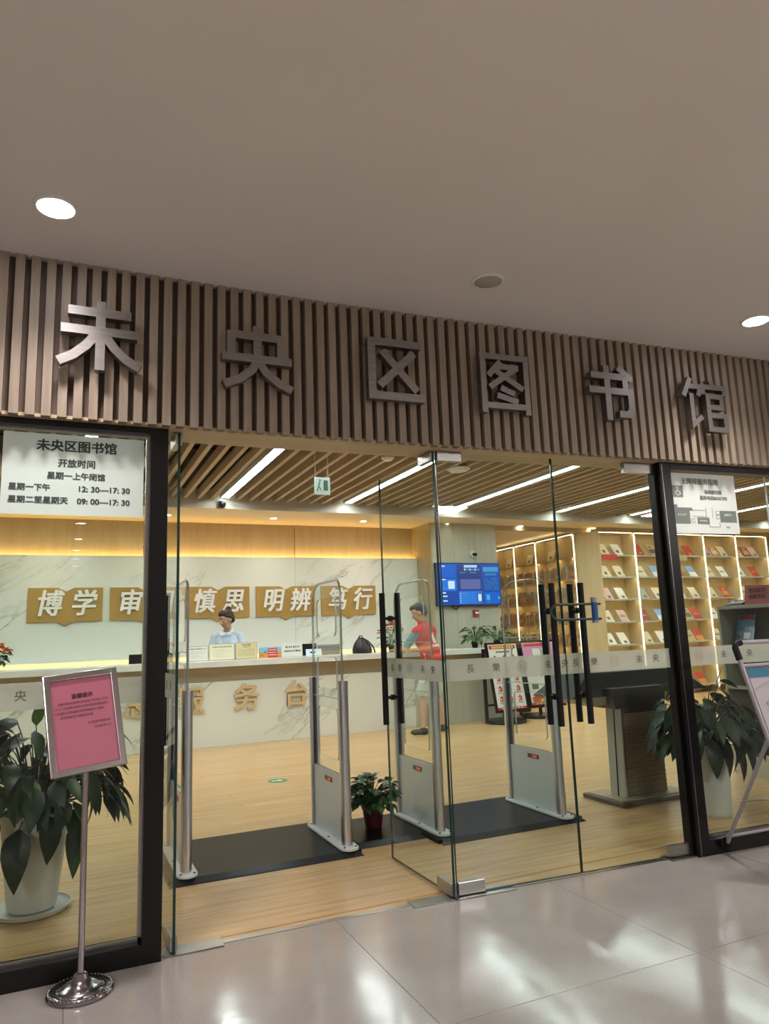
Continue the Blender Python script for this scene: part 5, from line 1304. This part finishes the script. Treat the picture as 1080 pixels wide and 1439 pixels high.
# ================================================================== PEOPLE
def blob_mesh(name, shapes, voxel, mt, smooth_it=3):
    """fuse capsules and ellipsoids into one continuous skin"""
    b = MB()
    for s in shapes:
        if s[0] == 'c':
            _, p, q, r1, r2 = s; p = Vector(p); q = Vector(q)
            n = 5; pts = [p.lerp(q, k / n) for k in range(n + 1)]; b.tube(pts, [r1 + (r2 - r1) * k / n for k in range(n + 1)], 14)
            b.ell(p, (r1,) * 3, 14); b.ell(q, (r2,) * 3, 14)
        else:
            _, c, r, *m_ = s; b.ell(c, r, 18, m_[0] if m_ else None)
    me = b.mesh(name, mt); o = bpy.data.objects.new('tmp', me); COL.objects.link(o)
    md = o.modifiers.new('r', 'REMESH'); md.mode = 'VOXEL'; md.voxel_size = voxel; md.use_smooth_shade = True
    if smooth_it: s_ = o.modifiers.new('s', 'SMOOTH'); s_.factor = .5; s_.iterations = smooth_it
    dg = bpy.context.evaluated_depsgraph_get(); dg.update()
    r = bpy.data.meshes.new_from_object(o.evaluated_get(dg)); r.name = name
    bpy.data.objects.remove(o)
    r.polygons.foreach_set('use_smooth', [True] * len(r.polygons))
    r.materials.clear(); r.materials.append(mt)
    return r
def frame(f):
    """orthonormal frame: forward f (unit-ish 2D), left, up"""
    F = Vector((f[0], f[1], 0)).normalized(); return F, Vector((-F.y, F.x, 0)), Vector((0, 0, 1))
def hand(shapes, wrist, d, nrm, side, s=1.0, curl=.25):
    """palm and five fingers; d = pointing direction, nrm = back-of-hand normal, side = thumb side"""
    d = Vector(d).normalized(); nrm = Vector(nrm).normalized(); sd = Vector(side).normalized()
    c = Vector(wrist) + d * .05 * s
    mt = Matrix((d, sd, nrm)).transposed()
    shapes.append(('e', c, (.052 * s, .042 * s, .017 * s), mt))
    for k, (o_, L) in enumerate(((.031, .070), (.011, .080), (-.010, .074), (-.030, .058))):
        a = c + d * .035 * s + sd * o_ * s; m1 = a + d * L * .5 * s + sd * o_ * .12 * s - nrm * curl * .012 * s; e = m1 + d * L * .45 * s - nrm * curl * .05 * s
        shapes.append(('c', a, m1, .0092 * s, .0085 * s)); shapes.append(('c', m1, e, .0085 * s, .007 * s))
    a = Vector(wrist) + d * .02 * s + sd * .03 * s; m1 = a + d * .035 * s + sd * .030 * s - nrm * .004; e = m1 + d * .035 * s + sd * .010 * s - nrm * .006
    shapes.append(('c', a, m1, .012 * s, .010 * s)); shapes.append(('c', m1, e, .010 * s, .008 * s))
def head_shapes(c, F, L, U, s=1.0, female=False):
    """c = centre of the skull; F face direction, L left, U crown"""
    P = lambda a, b_, c_: Vector(c) + F * a * s + L * b_ * s + U * c_ * s
    mt = Matrix((F, L, U)).transposed()
    sh = [('e', P(-.005, 0, .02), (.100 * s, .080 * s, .105 * s), mt), ('e', P(.035, 0, -.055), (.062 * s, .058 * s, .070 * s), mt), ('e', P(.058, 0, -.100), (.028 * s, .030 * s, .022 * s), mt),
          ('c', P(.088, 0, .005), P(.112, 0, -.035), .011 * s, .014 * s), ('e', P(.100, .014, -.038), (.010 * s,) * 3), ('e', P(.100, -.014, -.038), (.010 * s,) * 3),
          ('e', P(.084, 0, -.070), (.016 * s, .026 * s, .010 * s), mt), ('e', P(.078, .032, .022), (.018 * s, .024 * s, .009 * s), mt), ('e', P(.078, -.032, .022), (.018 * s, .024 * s, .009 * s), mt),
          ('e', P(.068, .036, -.03), (.025 * s, .024 * s, .026 * s), mt), ('e', P(.068, -.036, -.03), (.025 * s, .024 * s, .026 * s), mt)]
    for q in (1, -1): sh.append(('e', P(-.005, q * .080, -.012), (.018 * s, .008 * s, .032 * s), mt))
    return sh, P, mt
def face_details(root, P, mt, s, lipcol):
    off = worldloc(root)
    for q in (1, -1):
        part('eye', MB().ell(P(.088, q * .030, .003), (.010 * s, .014 * s, .007 * s), 10, mt), mat('eye_white', (.6, .58, .55), .3), root, smooth=60)
        part('iris', MB().ell(P(.096, q * .030, .003), (.004 * s, .006 * s, .006 * s), 8, mt), hair, root, smooth=60)
        part('eyebrow', MB().tube([P(.094, q * .014, .026), P(.095, q * .030, .031), P(.082, q * .048, .026)], .0032 * s, 6), hair, root)
    part('lips', MB().ell(P(.098, 0, -.069), (.006 * s, .020 * s, .006 * s), 10, mt), mat('lips', lipcol, .4), root, smooth=60)

# --- woman behind the counter, looking down to her right
Wf = (-.35, -.94); F, L, U = frame(Wf)
wx, wy, zg = 2.33, 11.16, .0
wroot = thing('person', 'woman with tied-back dark hair in a light blue shirt, looking down behind the counter', 'person', (wx, wy, 0))
zg = 0.0
Pw = lambda a, b_, c_: Vector((wx, wy, zg)) + F * a + L * b_ + U * c_
sh = []
hc = Pw(.075, .0, 1.60)
HF = (Vector((-.88, -.42, -.38))).normalized(); HL = Vector((0, 0, 1)).cross(HF).normalized(); HU = HF.cross(HL).normalized()
hs, PH, hmt = head_shapes(hc, HF, HL, HU, 1.06)
sh += hs
sh += [('c', Pw(0, 0, 1.40), hc - HU * .07, .052, .048)]
sh += [('c', Pw(0, -.03, 1.38), Pw(-.01, -.12, 1.36), .055, .055), ('c', Pw(0, .03, 1.38), Pw(-.01, .12, 1.36), .055, .055), ('e', Pw(0, 0, 1.22), (.15, .105, .19), Matrix((L, F, U)).transposed()), ('e', Pw(0, 0, .98), (.13, .10, .16), Matrix((L, F, U)).transposed()), ('e', Pw(0, 0, .86), (.155, .115, .12), Matrix((L, F, U)).transposed())]
for q in (1, -1):
    sh += [('c', Pw(0, q * .085, .84), Pw(.02, q * .09, .47), .078, .052), ('c', Pw(.02, q * .09, .47), Pw(-.02, q * .09, .09), .050, .034), ('c', Pw(-.03, q * .09, .05), Pw(.13, q * .10, .03), .034, .026)]
    el = Pw(.03, q * .235, 1.09); wr = Pw(.22, q * .16, .985)
    sh += [('c', Pw(-.01, q * .165, 1.36), el, .046, .036), ('c', el, wr, .035, .024)]
    hand(sh, wr, F * .9 - L * q * .35 - U * .1, U, -L * q, .9)
link('body', blob_mesh('body', sh, .0075, skin), wroot, (0, 0, 0)).data.transform(Matrix.Translation(-Vector((wx, wy, 0))))
face_details(wroot, PH, hmt, 1.06, (.35, .10, .08))
def off_link(name, me, root, label=None):
    me.transform(Matrix.Translation(-Vector(root.location))); o = link(name, me, root)
    if label: o['label'] = label
    return o
hsh = [('e', PH(-.026, 0, .030), (.094, .088, .100), hmt), ('e', PH(-.055, 0, -.02), (.062, .080, .080), hmt), ('e', PH(.022, 0, .076), (.076, .080, .046), hmt), ('e', PH(-.075, 0, .100), (.045, .045, .042), hmt), ('c', PH(.045, .058, .050), PH(-.01, .080, .012), .020, .022), ('c', PH(.045, -.058, .050), PH(-.01, -.080, .012), .020, .022), ('c', PH(-.01, .078, .02), PH(-.05, .070, -.05), .024, .024), ('c', PH(-.01, -.078, .02), PH(-.05, -.070, -.05), .024, .024)]
off_link('hair', blob_mesh('hair', hsh, .007, hair), wroot)
TM = Matrix((L, F, U)).transposed()
ssh = [('e', Pw(0, 0, 1.23), (.172, .125, .20), TM), ('e', Pw(0, 0, 1.0), (.158, .125, .16), TM), ('e', Pw(0, 0, .88), (.17, .13, .10), TM), ('c', Pw(-.005, -.05, 1.375), Pw(-.01, -.165, 1.35), .062, .060), ('c', Pw(-.005, .05, 1.375), Pw(-.01, .165, 1.35), .062, .060)]
for q in (1, -1): ssh += [('c', Pw(-.01, q * .17, 1.345), Pw(.015, q * .225, 1.16), .064, .056), ('e', Pw(.07, q * .07, 1.24), (.06, .055, .06), TM)]
off_link('shirt', blob_mesh('shirt', ssh, .008, noisy('shirt_blue', (.50, .62, .74), (.56, .68, .79), 6, .7)), wroot)
cl_ = MB()
nb = Pw(.05, 0, 1.415)
for q in (1, -1):
    a = Pw(.112, q * .006, 1.375); b_ = Pw(.02, q * .082, 1.462); c_ = Pw(.085, q * .105, 1.425); d_ = Pw(.135, q * .060, 1.355)
    cl_.add([a, b_, c_, d_] + [p + F * .008 for p in (a, b_, c_, d_)], [(0, 1, 2, 3), (4, 5, 6, 7), (0, 1, 5, 4), (1, 2, 6, 5), (2, 3, 7, 6), (3, 0, 4, 7)])
part('collar', cl_, mat('collar_blue', (.66, .76, .84), .7), wroot)
bsh = MB()
for z in (1.32, 1.24, 1.16, 1.08): bsh.ell(Pw(.128, 0, z), (.006, .006, .006), 8)
part('button', bsh, white_letter, wroot)
wroot.scale = (1.08, 1.08, 1.08)
off_link('trousers', blob_mesh('trousers', [('e', Pw(0, 0, .86), (.168, .125, .13), TM)] + [('c', Pw(0, q * .085, .84), Pw(.02, q * .09, .47), .088, .064) for q in (1, -1)] + [('c', Pw(.02, q * .09, .47), Pw(-.02, q * .09, .10), .064, .050) for q in (1, -1)], .012, mat('navy', (.02, .025, .05), .7)), wroot)

# --- man in the red vest, seen from behind at the counter
F, L, U = frame((-.45, .89)); mx_, my_ = 4.95, 9.42
mroot = thing('person', 'man in a red volunteer vest, pale shorts and dark shoes leaning at the counter', 'person', (mx_, my_, 0))
P = lambda a, b_, c_: Vector((mx_, my_, 0)) + F * a + L * b_ + U * c_
TM = Matrix((L, F, U)).transposed()
HF = Vector((-.80, .45, -.42)).normalized(); HL = Vector((0, 0, 1)).cross(HF).normalized(); HU = HF.cross(HL).normalized()
hc = P(.21, .03, 1.70)
hs, PM, hmt = head_shapes(hc, HF, HL, HU, 1.06)
sh = hs + [('c', P(.15, 0, 1.47), hc - HU * .08, .060, .056), ('e', P(.14, 0, 1.32), (.175, .115, .19), TM), ('e', P(.05, 0, 1.10), (.155, .11, .16), TM), ('e', P(0, 0, .95), (.165, .12, .13), TM),
           ('c', P(.17, -.04, 1.46), P(.16, -.16, 1.43), .062, .060), ('c', P(.17, .04, 1.46), P(.16, .16, 1.43), .062, .060)]
elL = P(.34, .25, 1.17); wrL = P(.62, .10, 1.165); elR = P(.30, -.22, 1.15); wrR = P(.62, -.02, 1.165)
for el, wr, q in ((elL, wrL, 1), (elR, wrR, -1)):
    sh += [('c', P(.16, q * .195, 1.42), el, .052, .042), ('c', el, wr, .042, .027)]
    hand(sh, wr, (wr - el), U, -L * q, 1.0)
ftL = P(.10, .32, .0); ftR = P(.02, -.10, .0)
knL = P(.10, .20, .51); anL = P(.02, .30, .10); knR = P(.06, -.10, .51); anR = P(-.03, -.11, .10)
for hp, kn, an in ((P(0, .09, .90), knL, anL), (P(0, -.09, .90), knR, anR)):
    sh += [('c', hp, kn, .090, .058), ('c', kn, kn.lerp(an, .35) - F * .012, .056, .060), ('c', kn.lerp(an, .35) - F * .012, an, .058, .036), ('c', an, an + F * .02 - U * .05, .036, .032)]
off_link('body', blob_mesh('body', sh, .0085, skin), mroot)
face_details(mroot, PM, hmt, 1.06, (.32, .12, .09))
hsh = [('e', PM(-.030, 0, .040), (.106, .094, .100), hmt), ('e', PM(-.060, 0, -.01), (.070, .084, .085), hmt), ('e', PM(.035, 0, .090), (.070, .076, .042), hmt)]
off_link('hair', blob_mesh('hair', hsh, .008, noisy('hair_grey', (.020, .018, .017), (.045, .040, .038), 60, .6)), mroot)
vsh = [('e', P(.14, 0, 1.33), (.198, .140, .21), TM), ('e', P(.06, 0, 1.13), (.182, .140, .18), TM), ('e', P(.01, 0, 1.02), (.185, .142, .10), TM), ('c', P(.165, -.05, 1.455), P(.155, -.19, 1.42), .072, .070), ('c', P(.165, .05, 1.455), P(.155, .19, 1.42), .072, .070),
       ('c', P(.17, 0, 1.49), P(.175, 0, 1.545), .078, .072), ('c', P(.155, -.195, 1.42), P(.20, -.225, 1.27), .072, .064)]
vest = off_link('vest', blob_mesh('vest', vsh, .010, noisy('vest_red', (.52, .028, .018), (.60, .04, .025), 5, .65)), mroot, 'red vest with white characters on the back')
off_link('shirt_sleeve', blob_mesh('shirt_sleeve', [('c', P(.155, .19, 1.40), elL.lerp(P(.155, .19, 1.40), .25), .066, .056)], .008, mat('sleeve_blue', (.16, .32, .46), .7)), mroot, 'light blue shirt sleeve')
off_link('shorts', blob_mesh('shorts', [('e', P(0, 0, .94), (.182, .138, .13), TM), ('c', P(0, .09, .90), knL + U * .04, .112, .092), ('c', P(0, -.09, .90), knR + U * .04, .112, .094)], .010, noisy('shorts_pale', (.55, .62, .56), (.62, .68, .62), 6, .7)), mroot)
for an in (anL, anR):
    d = F * .9 + L * (.9 if an is anL else .35); d.normalize()
    off_link('shoe', blob_mesh('shoe', [('c', an - U * .055 - d * .03, an - U * .062 + d * .14, .046, .036), ('c', an - U * .03, an - U * .06, .044, .046), ('e', an - U * .066 + d * .06, (.05, .13, .030), Matrix((Vector((0, 0, 1)).cross(d), d, U)).transposed())], .008, mat('shoe_dark', (.03, .03, .035), .6)), mroot)
# characters on the back of the vest
bn = (-F + L * -.0).normalized(); ang = math.atan2(F.y, F.x) - R(90)
for s, z, sz, b_ in (('志', 1.36, .13, 0.0), ('志愿服务', 1.24, .062, -.0)):
    me = text_mesh(s, sz, 0.0, sz * .03, mats=white_letter); me.transform(Matrix.Rotation(R(90), 4, 'X')); me.transform(Matrix.Rotation(ang, 4, 'Z'))
    # subdivide and drop onto the cloth
    bm = bmesh.new(); bm.from_mesh(me); bmesh.ops.triangulate(bm, faces=bm.faces); bm.to_mesh(me); bm.free()
    o = link('vest_print', me, vest, P(-.12, b_, z) - Vector(mroot.location))
    sw = o.modifiers.new('wrap', 'SHRINKWRAP'); sw.target = vest; sw.wrap_method = 'PROJECT'; sw.use_project_y = False; sw.use_negative_direction = True; sw.use_positive_direction = True
    sw.wrap_method = 'NEAREST_SURFACEPOINT'; sw.wrap_mode = 'ABOVE_SURFACE'; sw.offset = .003

# dark framed sign edge on the header at the far right
o = link('blade_sign', MB().box(-.02, .02, -.30, 0, 2.62, 3.02).mesh('blade_sign', [black_metal]), None, (4.62, yh(4.62) - .01, 0), (0, 0, tang(4.62)))
tag(o, 'dark narrow blade sign projecting from the slatted header at the right edge', 'sign')
